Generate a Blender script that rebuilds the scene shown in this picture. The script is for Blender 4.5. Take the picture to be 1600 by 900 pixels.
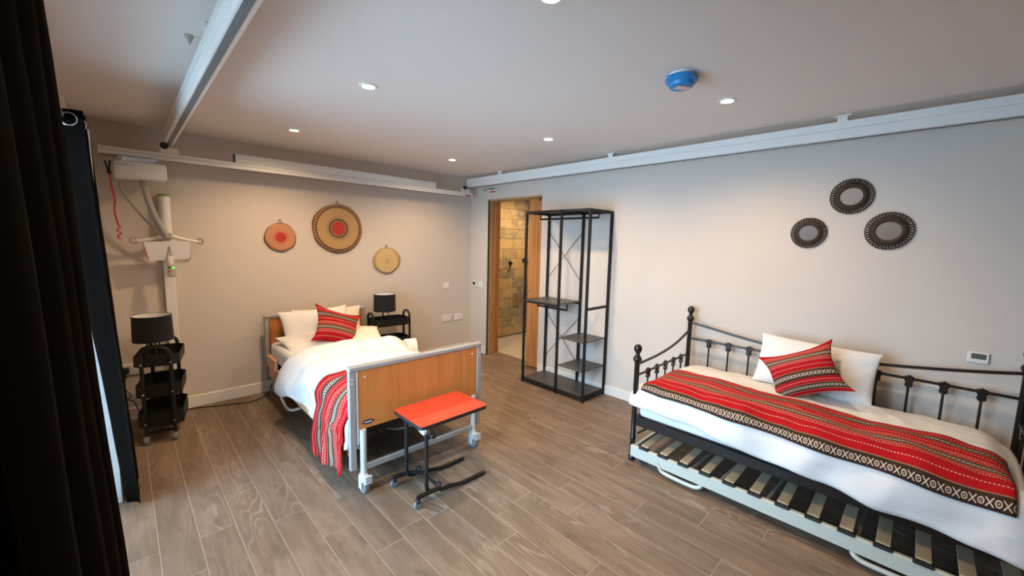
import bpy, bmesh, math, random
from mathutils import Vector, Matrix, Euler, noise

for o in list(bpy.data.objects):
    bpy.data.objects.remove(o, do_unlink=True)
scene = bpy.context.scene
COL = scene.collection
random.seed(7)
PI = math.pi
R = math.radians

# ------------------------------------------------------------------ camera
# origin = far corner of the room on the floor; x runs along the back wall (negative = left),
# y runs along the right wall (negative = towards the camera)
CAM = Vector((-3.4289, -4.3389, 1.5))
def cam_axes(yaw, pitch, roll):
    cy, sy = math.cos(yaw), math.sin(yaw); cp, sp = math.cos(pitch), math.sin(pitch)
    f = Vector((sy*cp, cy*cp, -sp)); r = Vector((cy, -sy, 0)); d = f.cross(r)
    cr, sr = math.cos(roll), math.sin(roll)
    return r*cr + d*sr, d*cr - r*sr, f
r_, d_, f_ = cam_axes(R(44.35), R(6.5), R(-1.36))
cam_data = bpy.data.cameras.new('camera'); cam = bpy.data.objects.new('camera', cam_data)
COL.objects.link(cam)
m = Matrix((( r_.x, -d_.x, -f_.x), (r_.y, -d_.y, -f_.y), (r_.z, -d_.z, -f_.z))).to_4x4()
m.translation = CAM
cam.matrix_world = m
cam_data.sensor_width = 36; cam_data.lens = 626/1600*36; cam_data.clip_start = 0.02
scene.camera = cam

# ------------------------------------------------------------------ world, daylight, exposure
CEIL = 2.33
SKY = 30.0
WALL_X = -3.62
world = bpy.data.worlds.new('sky'); scene.world = world; world.use_nodes = True
bg = world.node_tree.nodes['Background']
wt = world.node_tree                         # overcast sky: zenith three times as bright as the horizon, dim ground below
w_tc = wt.nodes.new('ShaderNodeTexCoord'); w_sp = wt.nodes.new('ShaderNodeSeparateXYZ'); wt.links.new(w_tc.outputs['Generated'], w_sp.inputs[0])
w_rm = wt.nodes.new('ShaderNodeMapRange'); wt.links.new(w_sp.outputs[2], w_rm.inputs[0])
w_rm.inputs[1].default_value = 0.0; w_rm.inputs[2].default_value = 1.0; w_rm.inputs[3].default_value = 1/3; w_rm.inputs[4].default_value = 1.0
w_ml = wt.nodes.new('ShaderNodeMath'); w_ml.operation = 'MULTIPLY'; w_ml.inputs[1].default_value = SKY; wt.links.new(w_rm.outputs[0], w_ml.inputs[0])
bg.inputs['Color'].default_value = (0.47, 0.73, 1.0, 1); wt.links.new(w_ml.outputs[0], bg.inputs['Strength'])
pl = bpy.data.lights.new('window_daylight_portal', 'AREA'); pl.shape = 'RECTANGLE'; pl.size = 2.1; pl.size_y = 2.6
pl.cycles.is_portal = True
po = bpy.data.objects.new('window_daylight_portal', pl); COL.objects.link(po)
po.location = (WALL_X - 0.06, -2.62, 1.06); po.rotation_euler = (0, R(-90), 0)
SPOT_W = 54.0
WARM = (1.0, 0.69, 0.39)
vs = scene.view_settings
vs.view_transform = 'Standard'; vs.look = 'None'; vs.exposure = 0.0; vs.gamma = 1.0; vs.use_curve_mapping = False

# ------------------------------------------------------------------ node helpers / materials
class N:
    """tiny wrapper: arithmetic on shader sockets"""
    def __init__(s, nt, sock): s.nt, s.s = nt, sock
    def _m(s, op, b=None, c=None):
        n = s.nt.nodes.new('ShaderNodeMath'); n.operation = op
        for i, v in enumerate((s, b, c)):
            if v is None: continue
            if isinstance(v, N): s.nt.links.new(v.s, n.inputs[i])
            else: n.inputs[i].default_value = v
        return N(s.nt, n.outputs[0])
    def __add__(s, b): return s._m('ADD', b)
    def __sub__(s, b): return s._m('SUBTRACT', b)
    def __mul__(s, b): return s._m('MULTIPLY', b)
    def __truediv__(s, b): return s._m('DIVIDE', b)
    def lt(s, b): return s._m('LESS_THAN', b)
    def gt(s, b): return s._m('GREATER_THAN', b)
    def abs(s): return s._m('ABSOLUTE')
    def frac(s): return s._m('FRACT')
    def sqrt(s): return s._m('SQRT')
    def max(s, b): return s._m('MAXIMUM', b)
    def min(s, b): return s._m('MINIMUM', b)

def new_mat(name):
    mt = bpy.data.materials.new(name); mt.use_nodes = True
    nt = mt.node_tree
    return mt, nt, nt.nodes['Principled BSDF']
def mixc(nt, fac, a, b):
    n = nt.nodes.new('ShaderNodeMix'); n.data_type = 'RGBA'
    if isinstance(fac, N): nt.links.new(fac.s, n.inputs[0])
    else: n.inputs[0].default_value = fac
    for i, v in ((6, a), (7, b)):
        if isinstance(v, tuple): n.inputs[i].default_value = (*v, 1)
        else: nt.links.new(v, n.inputs[i])
    return n.outputs[2]
def tex_noise(nt, scale, detail=3, rough=0.55, vec=None, dist=0.0):
    n = nt.nodes.new('ShaderNodeTexNoise'); n.inputs['Scale'].default_value = scale
    n.inputs['Detail'].default_value = detail; n.inputs['Roughness'].default_value = rough
    n.inputs['Distortion'].default_value = dist
    if vec is not None: nt.links.new(vec, n.inputs['Vector'])
    return N(nt, n.outputs['Fac'])
def obj_coord(nt, scale=(1, 1, 1), rnd=0.0):
    tc = nt.nodes.new('ShaderNodeTexCoord'); mp = nt.nodes.new('ShaderNodeMapping')
    nt.links.new(tc.outputs['Object'], mp.inputs['Vector']); mp.inputs['Scale'].default_value = scale
    if rnd:
        oi = nt.nodes.new('ShaderNodeObjectInfo'); cb = nt.nodes.new('ShaderNodeCombineXYZ')
        v = N(nt, oi.outputs['Random']) * rnd
        for i in range(3): nt.links.new(v.s, cb.inputs[i])
        nt.links.new(cb.outputs[0], mp.inputs['Location'])
    return mp.outputs[0]
def bump(nt, p, fac, strength=0.2, dist=0.01):
    b = nt.nodes.new('ShaderNodeBump'); b.inputs['Strength'].default_value = strength; b.inputs['Distance'].default_value = dist
    nt.links.new(fac.s, b.inputs['Height']); nt.links.new(b.outputs[0], p.inputs['Normal'])
def simple(name, col, rough=0.5, metal=0.0, vary=0.06, scale=12.0, bmp=0.0, spec=0.5):
    mt, nt, p = new_mat(name)
    vec = obj_coord(nt)
    n = tex_noise(nt, scale, 3, 0.6, vec)
    a = tuple(c*(1-vary) for c in col); b = tuple(min(1, c*(1+vary)) for c in col)
    nt.links.new(mixc(nt, n, a, b), p.inputs['Base Color'])
    p.inputs['Roughness'].default_value = rough; p.inputs['Metallic'].default_value = metal
    p.inputs['Specular IOR Level'].default_value = spec
    if bmp: bump(nt, p, n, bmp, 0.004)
    return mt
def emit(name, col, strength):
    mt, nt, p = new_mat(name)
    p.inputs['Base Color'].default_value = (*col, 1)
    p.inputs['Emission Color'].default_value = (*col, 1); p.inputs['Emission Strength'].default_value = strength
    return mt
def wood(name, dark, light, along='y', scale=1.0, rough=0.45, spec=0.4):
    mt, nt, p = new_mat(name)
    sc = {'x': (1.5, 28, 28), 'y': (28, 1.5, 28), 'z': (28, 28, 1.5)}[along]
    vec = obj_coord(nt, tuple(s*scale for s in sc), 7.0)
    n = tex_noise(nt, 1.0, 5, 0.6, vec, 0.6)
    nt.links.new(mixc(nt, (n - 0.32)*2.6, dark, light), p.inputs['Base Color'])
    p.inputs['Roughness'].default_value = rough; p.inputs['Specular IOR Level'].default_value = spec
    return mt
def plank_mat():
    mt, nt, p = new_mat('oak_plank')
    oi = nt.nodes.new('ShaderNodeObjectInfo'); rnd = N(nt, oi.outputs['Random'])
    fine = tex_noise(nt, 1.0, 8, 0.66, obj_coord(nt, (55, 3.0, 1), 31.0), 0.0)
    broad = tex_noise(nt, 1.0, 4, 0.6, obj_coord(nt, (13, 2.2, 1), 17.0), 0.3)
    # cathedral figure: contour lines of a stretched noise, only along the heart of some boards
    fig = tex_noise(nt, 1.0, 2, 0.45, obj_coord(nt, (7.5, 1.5, 1), 53.0), 0.25)
    line = (((fig*11.0).frac() - 0.5).abs()*2.0 - 0.62).max(0.0)*2.6
    where = ((tex_noise(nt, 1.0, 2, 0.5, obj_coord(nt, (5.0, 1.3, 1), 91.0)) - 0.50)*6.0).max(0.0).min(1.0)
    blot = tex_noise(nt, 1.0, 4, 0.6, obj_coord(nt, (16, 6, 1), 71.0))
    c = mixc(nt, ((fine - 0.28)*1.5).max(0.0).min(1.0), (0.130, 0.086, 0.057), (0.245, 0.173, 0.118))
    c = mixc(nt, ((broad - 0.44)*2.6).max(0.0).min(0.8), c, (0.310, 0.228, 0.163))
    c = mixc(nt, ((blot*-1.0 + 0.42)*5.0).max(0.0).min(0.55), c, (0.085, 0.058, 0.041))
    c = mixc(nt, line*where*0.55, c, (0.42, 0.35, 0.29))
    c2 = mixc(nt, rnd*0.35, c, (0.155, 0.108, 0.076))
    nt.links.new(c2, p.inputs['Base Color'])
    rr = (fine*0.15) + 0.40
    nt.links.new(rr.s, p.inputs['Roughness']); p.inputs['Specular IOR Level'].default_value = 0.45
    bump(nt, p, fine, 0.12, 0.002)
    return mt
def stripe_mat(name, reps=1.0, red=(0.34, 0.006, 0.009), soft=0.0):
    """woven red textile: v (0..1) runs across the stripes, u (metres) along them"""
    mt, nt, p = new_mat(name)
    uvn = nt.nodes.new('ShaderNodeUVMap'); uvn.uv_map = 'UVMap'
    sep = nt.nodes.new('ShaderNodeSeparateXYZ'); nt.links.new(uvn.outputs[0], sep.inputs[0])
    u = N(nt, sep.outputs[0]); v = N(nt, sep.outputs[1])
    v = (v*reps*0.9999).frac()
    brown, tan, white = (0.045, 0.024, 0.015), (0.28, 0.16, 0.08), (0.60, 0.50, 0.40)
    wn = tex_noise(nt, 9.0, 3)
    red2 = tuple(c*1.35 for c in red)
    col = mixc(nt, wn, red, red2)
    def band(c, h): return (v - c).abs().lt(h)
    def put(mask, colr):
        nonlocal col
        col = mixc(nt, mask, col, colr)
    def motif(c, h, per):
        cell = (u/per).frac()
        x = ((cell*2.0).frac() - 0.5)*2.0; t = (v - c)/h
        rr = (x*x + t*t*1.2).sqrt()
        o = ((rr - 0.68).abs().lt(0.14)).max(rr.lt(0.20))
        xx = (x.abs() - t.abs()).abs().lt(0.20)*t.abs().lt(0.95)
        first = cell.lt(0.5)
        return band(c, h)*(first*o).max((first*-1.0 + 1.0)*xx)
    def zig(c, h, per):
        tri = (((u/per).frac()*2.0 - 1.0).abs()*2.0 - 1.0); t = (v - c)/h
        return band(c, h)*(t - tri*0.6).abs().lt(0.24)
    def dots(c, h, per, duty=0.5): return band(c, h)*(u/per).frac().lt(duty)
    put(band(0.075, 0.078), brown); put(motif(0.072, 0.046, 0.046), white); put(band(0.160, 0.006), tan)
    put(dots(0.265, 0.005, 0.012), white)
    put(dots(0.375, 0.005, 0.010, 0.6), white); put(zig(0.415, 0.020, 0.022), (0.55, 0.30, 0.22))
    put(band(0.492, 0.044), brown); put(motif(0.492, 0.026, 0.030), white); put(band(0.445, 0.004), tan); put(band(0.540, 0.004), tan)
    put(zig(0.580, 0.020, 0.022), (0.55, 0.30, 0.22)); put(dots(0.615, 0.005, 0.010, 0.6), white)
    put(dots(0.700, 0.005, 0.012), white)
    put(band(0.810, 0.050), brown); put(motif(0.810, 0.028, 0.036), (0.52, 0.46, 0.38)); put(band(0.755, 0.004), tan); put(band(0.866, 0.004), tan)
    put(dots(0.925, 0.005, 0.012), white); put(band(0.993, 0.008), brown)
    nt.links.new(col, p.inputs['Base Color']); p.inputs['Roughness'].default_value = 0.9
    p.inputs['Specular IOR Level'].default_value = 0.15
    p.inputs['Sheen Weight'].default_value = 0.0
    bump(nt, p, tex_noise(nt, 400, 1), 0.15, 0.002)
    return mt
def cloth(name, col, scale=6.0, b=0.25, sheen=0.1):
    mt, nt, p = new_mat(name)
    n = tex_noise(nt, scale, 4, 0.55, obj_coord(nt))
    nt.links.new(mixc(nt, n, tuple(c*0.95 for c in col), col), p.inputs['Base Color'])
    p.inputs['Roughness'].default_value = 0.92; p.inputs['Specular IOR Level'].default_value = 0.15
    p.inputs['Sheen Weight'].default_value = sheen
    bump(nt, p, n, b, 0.02)
    return mt
def plate_mat(name, rings):
    """rings: list of (outer radius, colour or (colA, colB, spokes, twist))"""
    mt, nt, p = new_mat(name)
    tc = nt.nodes.new('ShaderNodeTexCoord'); sp = nt.nodes.new('ShaderNodeSeparateXYZ')
    nt.links.new(tc.outputs['Object'], sp.inputs[0])
    x, z = N(nt, sp.outputs[0]), N(nt, sp.outputs[2])
    rr = (x*x + z*z).sqrt(); ang = z._m('ARCTAN2', x)
    rn = (tex_noise(nt, 40, 3) - 0.5)*0.006
    rq = rr + rn
    col = None
    for rad, c in sorted(rings, key=lambda q: -q[0]):
        if isinstance(c[0], tuple):
            a, b, k, tw = c
            sw = ((ang*(k/(2*PI)) + rr*tw).frac()).lt(0.5)
            sw2 = ((ang*(k/(2*PI)) - rr*tw*0.6).frac()).lt(0.5)
            c = mixc(nt, (sw*sw2).max((sw*-1.0 + 1.0)*(sw2*-1.0 + 1.0)) if tw > 11 else (sw*0.6 + sw2*0.4), a, b)
        col = c if col is None else mixc(nt, rq.lt(rad), col, c)
    coil = ((rr*170.0).frac() - 0.5).abs()*2.0
    col = mixc(nt, coil*0.28, col, (0.28, 0.17, 0.08))
    nt.links.new(col, p.inputs['Base Color']); p.inputs['Roughness'].default_value = 0.85
    bump(nt, p, coil, 0.5, 0.004)
    return mt
def glass_mat():
    mt, nt, p = new_mat('window_glass')
    out = nt.nodes['Material Output']; tr = nt.nodes.new('ShaderNodeBsdfTransparent'); gl = nt.nodes.new('ShaderNodeBsdfGlossy')
    gl.inputs['Roughness'].default_value = 0.02
    fr = nt.nodes.new('ShaderNodeFresnel'); fr.inputs[0].default_value = 1.45; mx = nt.nodes.new('ShaderNodeMixShader')
    nt.links.new(fr.outputs[0], mx.inputs[0]); nt.links.new(tr.outputs[0], mx.inputs[1]); nt.links.new(gl.outputs[0], mx.inputs[2])
    nt.links.new(mx.outputs[0], out.inputs['Surface'])
    return mt
def tile_mat():
    mt, nt, p = new_mat('stone_tile')
    oi = nt.nodes.new('ShaderNodeObjectInfo'); rnd = N(nt, oi.outputs['Random'])
    n = tex_noise(nt, 1.0, 5, 0.65, obj_coord(nt, (9, 9, 14), 40.0), 0.7)
    n2 = tex_noise(nt, 1.0, 3, 0.6, obj_coord(nt, (22, 22, 40), 11.0))
    base = mixc(nt, rnd, (0.20, 0.19, 0.15), (0.62, 0.44, 0.20))
    c = mixc(nt, ((n - 0.42)*4.0).max(0.0).min(1.0)*0.7, base, (0.70, 0.58, 0.38))
    c = mixc(nt, ((n2 - 0.60)*8.0).max(0.0).min(1.0)*((n - 0.45)*5.0).max(0.0).min(1.0)*0.75, c, (0.16, 0.08, 0.035))
    nt.links.new(c, p.inputs['Base Color']); p.inputs['Roughness'].default_value = 0.45
    bump(nt, p, n2, 0.2, 0.004)
    return mt

M = {}
M['wall'] = simple('wall_paint', (0.62, 0.555, 0.49), 0.85, vary=0.012, scale=3, spec=0.2)
M['ceiling'] = simple('ceiling_paint', (0.73, 0.675, 0.62), 0.9, vary=0.01, scale=3, spec=0.2)
M['skirting'] = simple('skirting_gloss_paint', (0.76, 0.73, 0.68), 0.45, vary=0.01)
M['plank'] = plank_mat()
M['joint'] = simple('plank_joint', (0.44, 0.36, 0.28), 0.8)
M['concrete'] = simple('patio_slab', (0.45, 0.45, 0.44), 0.9)
M['curtain'] = cloth('blackout_curtain', (0.0042, 0.0030, 0.0022), 4.0, 0.2, 0.0)
M['curtain'].node_tree.nodes['Principled BSDF'].inputs['Specular IOR Level'].default_value = 0.03
M['white_plastic'] = simple('white_plastic', (0.74, 0.72, 0.68), 0.4, vary=0.01)
M['rail_white'] = simple('powder_coated_rail', (0.74, 0.73, 0.69), 0.35, vary=0.01)
M['rail_slot'] = simple('rail_slot_anodised', (0.14, 0.17, 0.18), 0.5, 0.3)
M['steel'] = simple('chrome_steel', (0.62, 0.62, 0.62), 0.25, 1.0)
M['grey_metal'] = simple('grey_bed_metal', (0.34, 0.335, 0.32), 0.45, 0.25)
M['light_metal'] = simple('pale_grey_bed_metal', (0.55, 0.56, 0.55), 0.4, 0.15)
M['black_metal'] = simple('black_powder_coat', (0.009, 0.0085, 0.0085), 0.5, spec=0.3)
M['black_plastic'] = simple('black_plastic', (0.012, 0.012, 0.012), 0.5)
M['iron'] = simple('gloss_black_iron', (0.010, 0.0095, 0.009), 0.22)
M['shelf'] = simple('charcoal_marbled_board', (0.060, 0.057, 0.055), 0.4, vary=0.55, scale=9)
M['beech'] = wood('beech_laminate', (0.42, 0.140, 0.030), (0.54, 0.205, 0.052), 'z', 0.6, 0.4)
M['beech_side'] = wood('beech_side_panel', (0.56, 0.33, 0.18), (0.68, 0.43, 0.26), 'y', 0.6, 0.5)
M['oak'] = wood('oak_door_frame', (0.34, 0.135, 0.035), (0.52, 0.235, 0.075), 'z', 0.7, 0.45)
M['oak_edge'] = wood('pale_oak_edge', (0.33, 0.24, 0.12), (0.46, 0.35, 0.19), 'z', 0.7, 0.5)
M['red_top'] = simple('red_laminate', (0.56, 0.050, 0.020), 0.38, vary=0.03)
M['white_cloth'] = cloth('white_cotton', (0.76, 0.75, 0.735), 7.0, 0.35)
M['sheet'] = cloth('white_sheet', (0.78, 0.80, 0.83), 5.0, 0.15)
M['ivory_cloth'] = cloth('ivory_cotton', (0.80, 0.73, 0.61), 7.0, 0.2)
M['runner'] = stripe_mat('red_woven_runner')
M['cushion'] = stripe_mat('red_woven_cushion', red=(0.30, 0.005, 0.009))
M['blue'] = simple('blue_plastic_cover', (0.015, 0.22, 0.50), 0.35, vary=0.12, scale=30)
M['label'] = simple('pink_paper_label', (0.70, 0.50, 0.45), 0.8)
M['paper'] = simple('paper', (0.68, 0.66, 0.66), 0.8, vary=0.02)
M['red_plastic'] = simple('red_plastic', (0.40, 0.015, 0.012), 0.5)
M['ribbon'] = simple('red_ribbon', (0.42, 0.012, 0.012), 0.6)
M['strap'] = simple('grey_webbing', (0.36, 0.35, 0.33), 0.85)
M['cable'] = simple('grey_cable', (0.30, 0.29, 0.26), 0.6)
M['green'] = simple('green_plastic', (0.16, 0.36, 0.05), 0.5)
M['led'] = emit('green_led', (0.05, 0.9, 0.05), 3.0)
M['handset'] = simple('beige_handset', (0.42, 0.39, 0.33), 0.5)
M['lcd'] = simple('lcd_screen', (0.10, 0.115, 0.085), 0.25)
M['dark_screen'] = simple('dark_screen', (0.02, 0.02, 0.02), 0.2)
M['shade_out'] = cloth('black_lampshade_fabric', (0.016, 0.016, 0.017), 30, 0.1, 0.05)
M['shade_in'] = simple('white_shade_lining', (0.80, 0.80, 0.79), 0.7)
M['wicker'] = wood('dark_wicker', (0.030, 0.017, 0.011), (0.075, 0.046, 0.030), 'x', 3.0, 0.8)
M['glass'] = glass_mat()
M['tile'] = tile_mat()
M['grout'] = simple('tile_grout', (0.36, 0.30, 0.21), 0.9)
M['bath_floor'] = simple('bathroom_vinyl', (0.50, 0.43, 0.32), 0.5, vary=0.08)
M['slat'] = wood('birch_slat', (0.36, 0.29, 0.19), (0.50, 0.41, 0.27), 'x', 0.6, 0.5)
M['trundle'] = simple('cream_trundle_metal', (0.52, 0.54, 0.47), 0.4, vary=0.02)
M['rubber'] = simple('grey_rubber', (0.16, 0.17, 0.18), 0.7)
M['badge'] = simple('navy_badge', (0.012, 0.014, 0.05), 0.3)
M['bulb'] = emit('downlight_lens', (1.0, 0.86, 0.60), 30.0)
mt, nt, p = new_mat('mirror_silver'); p.inputs['Metallic'].default_value = 1.0; p.inputs['Roughness'].default_value = 0.03
nt.links.new(mixc(nt, tex_noise(nt, 5), (0.80, 0.80, 0.78), (0.84, 0.84, 0.82)), p.inputs['Base Color']); M['mirror'] = mt

# ------------------------------------------------------------------ mesh helpers
class MB:
    def __init__(s): s.bm = bmesh.new()
    def _merge(s, t, mtx=None):
        if mtx is not None: bmesh.ops.transform(t, matrix=mtx, verts=t.verts)
        mp = {v: s.bm.verts.new(v.co) for v in t.verts}
        for f in t.faces:
            try: s.bm.faces.new([mp[v] for v in f.verts])
            except ValueError: pass
        t.free(); return s
    def box(s, c, d, bev=0.0, rot=None, seg=1):
        t = bmesh.new(); bmesh.ops.create_cube(t, size=1.0)
        bmesh.ops.scale(t, vec=Vector(d), verts=t.verts)
        if bev: bmesh.ops.bevel(t, geom=t.edges[:], offset=bev, segments=seg, affect='EDGES', profile=0.5)
        mt = Matrix.Translation(Vector(c))
        if rot is not None: mt = mt @ Euler(rot).to_matrix().to_4x4()
        return s._merge(t, mt)
    def b2(s, lo, hi, bev=0.0):
        lo, hi = Vector(lo), Vector(hi); return s.box((lo+hi)/2, hi-lo, bev)
    def tube(s, pts, r, n=8, closed=False, caps=True):
        pts = [Vector(q) for q in pts]; rs = r if isinstance(r, (list, tuple)) else [r]*len(pts)
        L = len(pts); rings = []; up = None
        for i, q in enumerate(pts):
            a = pts[i-1] if (i > 0 or closed) else q; b = pts[(i+1) % L] if (i < L-1 or closed) else q
            t = (b - a).normalized()
            if up is None:
                up = t.orthogonal().normalized()
            up = (up - t*up.dot(t))
            up = up.normalized() if up.length > 1e-6 else t.orthogonal().normalized()
            w = t.cross(up)
            rings.append([s.bm.verts.new(q + (up*math.cos(2*PI*k/n) + w*math.sin(2*PI*k/n))*rs[i]) for k in range(n)])
        for i in range(L if closed else L-1):
            A, B = rings[i], rings[(i+1) % L]
            for k in range(n):
                try: s.bm.faces.new((A[k], A[(k+1) % n], B[(k+1) % n], B[k]))
                except ValueError: pass
        if caps and not closed:
            s.bm.faces.new(rings[0][::-1]); s.bm.faces.new(rings[-1])
        return s
    def lathe(s, prof, c=(0, 0, 0), n=20, axis='z', caps=True):
        rings = []
        for rr, h in prof:
            ring = []
            for k in range(n):
                a = 2*PI*k/n; q = (rr*math.cos(a), rr*math.sin(a), h)
                if axis == 'y': q = (q[0], q[2], q[1])
                if axis == 'x': q = (q[2], q[0], q[1])
                ring.append(s.bm.verts.new(Vector(c) + Vector(q)))
            rings.append(ring)
        for A, B in zip(rings, rings[1:]):
            for k in range(n): s.bm.faces.new((A[k], A[(k+1) % n], B[(k+1) % n], B[k]))
        if caps:
            s.bm.faces.new(rings[0][::-1]); s.bm.faces.new(rings[-1])
        return s
    def prism(s, poly, axis, a, b, bev=0.0):
        """extrude a 2-D outline along axis from a to b; outline axes are the other two in order"""
        t = bmesh.new()
        def mk(q, h): return {'x': (h, q[0], q[1]), 'y': (q[0], h, q[1]), 'z': (q[0], q[1], h)}[axis]
        A = [t.verts.new(mk(q, a)) for q in poly]; B = [t.verts.new(mk(q, b)) for q in poly]
        t.faces.new(A[::-1]); t.faces.new(B); L = len(poly)
        for i in range(L): t.faces.new((A[i], A[(i+1) % L], B[(i+1) % L], B[i]))
        if bev:
            bmesh.ops.recalc_face_normals(t, faces=t.faces)
            bmesh.ops.bevel(t, geom=t.edges[:], offset=bev, segments=1, affect='EDGES')
        return s._merge(t)
    def build(s, name, mat, parent=None, smooth=35, loc=None):
        bmesh.ops.recalc_face_normals(s.bm, faces=s.bm.faces)
        me = bpy.data.meshes.new(name); s.bm.to_mesh(me); s.bm.free()
        return link(name, me, mat, parent, smooth, loc)
def link(name, me, mat, parent=None, smooth=35, loc=None):
    if mat is not None and not me.materials: me.materials.append(M[mat] if isinstance(mat, str) else mat)
    if smooth:
        for q in me.polygons: q.use_smooth = True
        me.set_sharp_from_angle(angle=R(smooth))
    o = bpy.data.objects.new(name, me); COL.objects.link(o)
    if parent is not None: o.parent = parent
    if loc is not None: o.location = loc
    return o
def tag(o, label=None, cat=None, group=None, kind=None):
    if label: o['label'] = label
    if cat: o['category'] = cat
    if group: o['group'] = group
    if kind: o['kind'] = kind
    return o
def thing(name, label, cat, loc=(0, 0, 0), rz=0.0, group=None):
    o = bpy.data.objects.new(name, None); COL.objects.link(o); o.empty_display_size = 0.1
    o.location = loc; o.rotation_euler = (0, 0, rz)
    return tag(o, label, cat, group)
def copy_tree(o, parent=None):
    c = o.copy(); COL.objects.link(c); c.parent = parent
    for ch in list(o.children): copy_tree(ch, c)
    return c
def struct(name, mb, mat, smooth=0): return tag(mb.build(name, mat, None, smooth), kind='structure')
def grid_mesh(name, fn, nu, nv, uvf=None, flip=False):
    """fn(u, v) -> point for u, v in 0..1; optional uvf(u, v)"""
    vs_, fs, uvs = [], [], []
    for j in range(nv+1):
        for i in range(nu+1):
            vs_.append(tuple(fn(i/nu, j/nv)))
    for j in range(nv):
        for i in range(nu):
            a = j*(nu+1)+i; fs.append((a, a+nu+1, a+nu+2, a+1) if flip else (a, a+1, a+nu+2, a+nu+1))
    me = bpy.data.meshes.new(name); me.from_pydata(vs_, [], fs)
    uvl = me.uv_layers.new(name='UVMap')
    f2 = uvf or (lambda u, v: (u, v))
    for lp in me.loops:
        j, i = divmod(lp.vertex_index, nu+1); uvl.data[lp.index].uv = f2(i/nu, j/nv)
    return me
def solidify(o, t, off=-1):
    md = o.modifiers.new('thickness', 'SOLIDIFY'); md.thickness = t; md.offset = off
    return o
def catmull(pts, k=6):
    P = [Vector(q) for q in pts]; P = [P[0]*2-P[1]] + P + [P[-1]*2-P[-2]]; out = []
    for i in range(1, len(P)-2):
        for j in range(k):
            t = j/k; a, b, c, d = P[i-1:i+3]
            out.append(0.5*((2*b) + (c-a)*t + (2*a-5*b+4*c-d)*t*t + (3*b-a-3*c+d)*t**3))
    out.append(P[-2]); return out
def fbm(x, y, z=0.0, s=1.0):
    return noise.noise(Vector((x*s, y*s, z))) + 0.5*noise.noise(Vector((x*s*2.1, y*s*2.1, z+5)))
def pillow_mesh(name, w, h, t, vmap=(1.0, 0.0), **kw):
    me = pillow_raw(name, w, h, t, **kw)
    for q in me.uv_layers[0].data: q.uv = (q.uv[0], q.uv[1]*vmap[0]+vmap[1])
    return me
def pillow_raw(name, w, h, t, ear=0.06, seed=0.0, n=22, wrinkle=0.014, sag=0.0, nip=0.05):
    """pillow lying in local xy, thick along z, pinched corners; u along x"""
    vs_, fs, uvs = [], [], []
    def pt(u, v, sgn):
        fx = 1 - nip*(1-abs(v)**2.5)
        fy = 1 - nip*(1-abs(u)**2.5)
        ex = 1 + ear*(abs(u)*abs(v))**3
        x = u*w/2*fx*ex; y = v*h/2*fy*ex
        e = max(0.0, (1-u*u))**0.50 * max(0.0, (1-v*v))**0.50
        z = sgn*t/2*e
        wv = wrinkle*fbm(x*7+seed, y*7, sgn*3+seed)*min(1, e*2+0.15)
        return Vector((x, y, z + wv*(1 if sgn > 0 else -1) - sag*(u*u+v*v)*0.5*t))
    def cc(i): return math.sin((i/n-0.5)*PI)      # denser near the edges
    idx = {}
    for sg in (1, -1):
        for j in range(n+1):
            for i in range(n+1):
                border = i in (0, n) or j in (0, n)
                if sg == -1 and border: idx[(sg, i, j)] = idx[(1, i, j)]; continue
                idx[(sg, i, j)] = len(vs_); vs_.append(tuple(pt(cc(i), cc(j), sg))); uvs.append(((cc(i)+1)/2, (cc(j)+1)/2))
        for j in range(n):
            for i in range(n):
                q = [idx[(sg, i, j)], idx[(sg, i+1, j)], idx[(sg, i+1, j+1)], idx[(sg, i, j+1)]]
                fs.append(q if sg == 1 else q[::-1])
    me = bpy.data.meshes.new(name); me.from_pydata(vs_, [], fs)
    uvl = me.uv_layers.new(name='UVMap')
    for lp in me.loops:
        a, b = uvs[lp.vertex_index]; uvl.data[lp.index].uv = (a*w, b)
    return me
def place_by_axes(o, c, xd, yd):
    """put an object at c with local x along xd and local y close to yd"""
    X = Vector(xd).normalized(); Y = Vector(yd); Y = (Y - X*Y.dot(X)).normalized(); Z = X.cross(Y)
    mt = Matrix((X, Y, Z)).transposed().to_4x4(); mt.translation = Vector(c); o.matrix_world = mt

# ------------------------------------------------------------------ the setting
YF = -6.2                                   # wall behind the camera
DY0, DY1, DH = -1.284, -0.364, 2.04         # doorway in the right wall
floor = struct('floor', MB().b2((WALL_X-0.3, YF, -0.10), (0.22, 0.0, -0.0012)), 'joint')
PW, PL = 0.15, 0.885
row_end = {-3.235: -1.955, -3.085: -1.66, -2.935: -2.07, -2.785: -2.367, -2.635: -2.637, -2.185: -2.995, -2.035: -3.405,
           -1.885: -2.81, -1.735: -3.09, -1.585: -3.796, -1.435: -3.33, -1.285: -2.74, -1.135: -3.895}
plank_cache = {}
def plank(x0, x1, y0, y1):
    g = 0.0014
    d = (round(x1-x0-2*g, 4), round(y1-y0-2*g, 4))
    if d not in plank_cache:
        plank_cache[d] = MB().box((0, 0, -0.004), (d[0], d[1], 0.008), 0.0008).build('plank', 'plank', floor, 0)
        o = plank_cache[d]
    else:
        o = plank_cache[d].copy(); COL.objects.link(o); o.parent = floor
    o.location = ((x0+x1)/2, (y0+y1)/2, 0.0)
x = -3.685
while x < 0.0:
    xr = round(x, 3); x1 = min(x+PW, 0.0)
    if xr == -0.085 or x1-x < 0.02: x1 = 0.0
    e = row_end.get(xr, -random.uniform(1.6, 3.9))
    cuts = sorted(set([YF, 0.0] + [e + k*PL for k in range(-8, 9) if YF+0.04 < e + k*PL < -0.04]))
    for a, b in zip(cuts, cuts[1:]): plank(x, x1, a, b)
    x += PW
x = 0.0                                     # boards running on through the doorway
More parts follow.
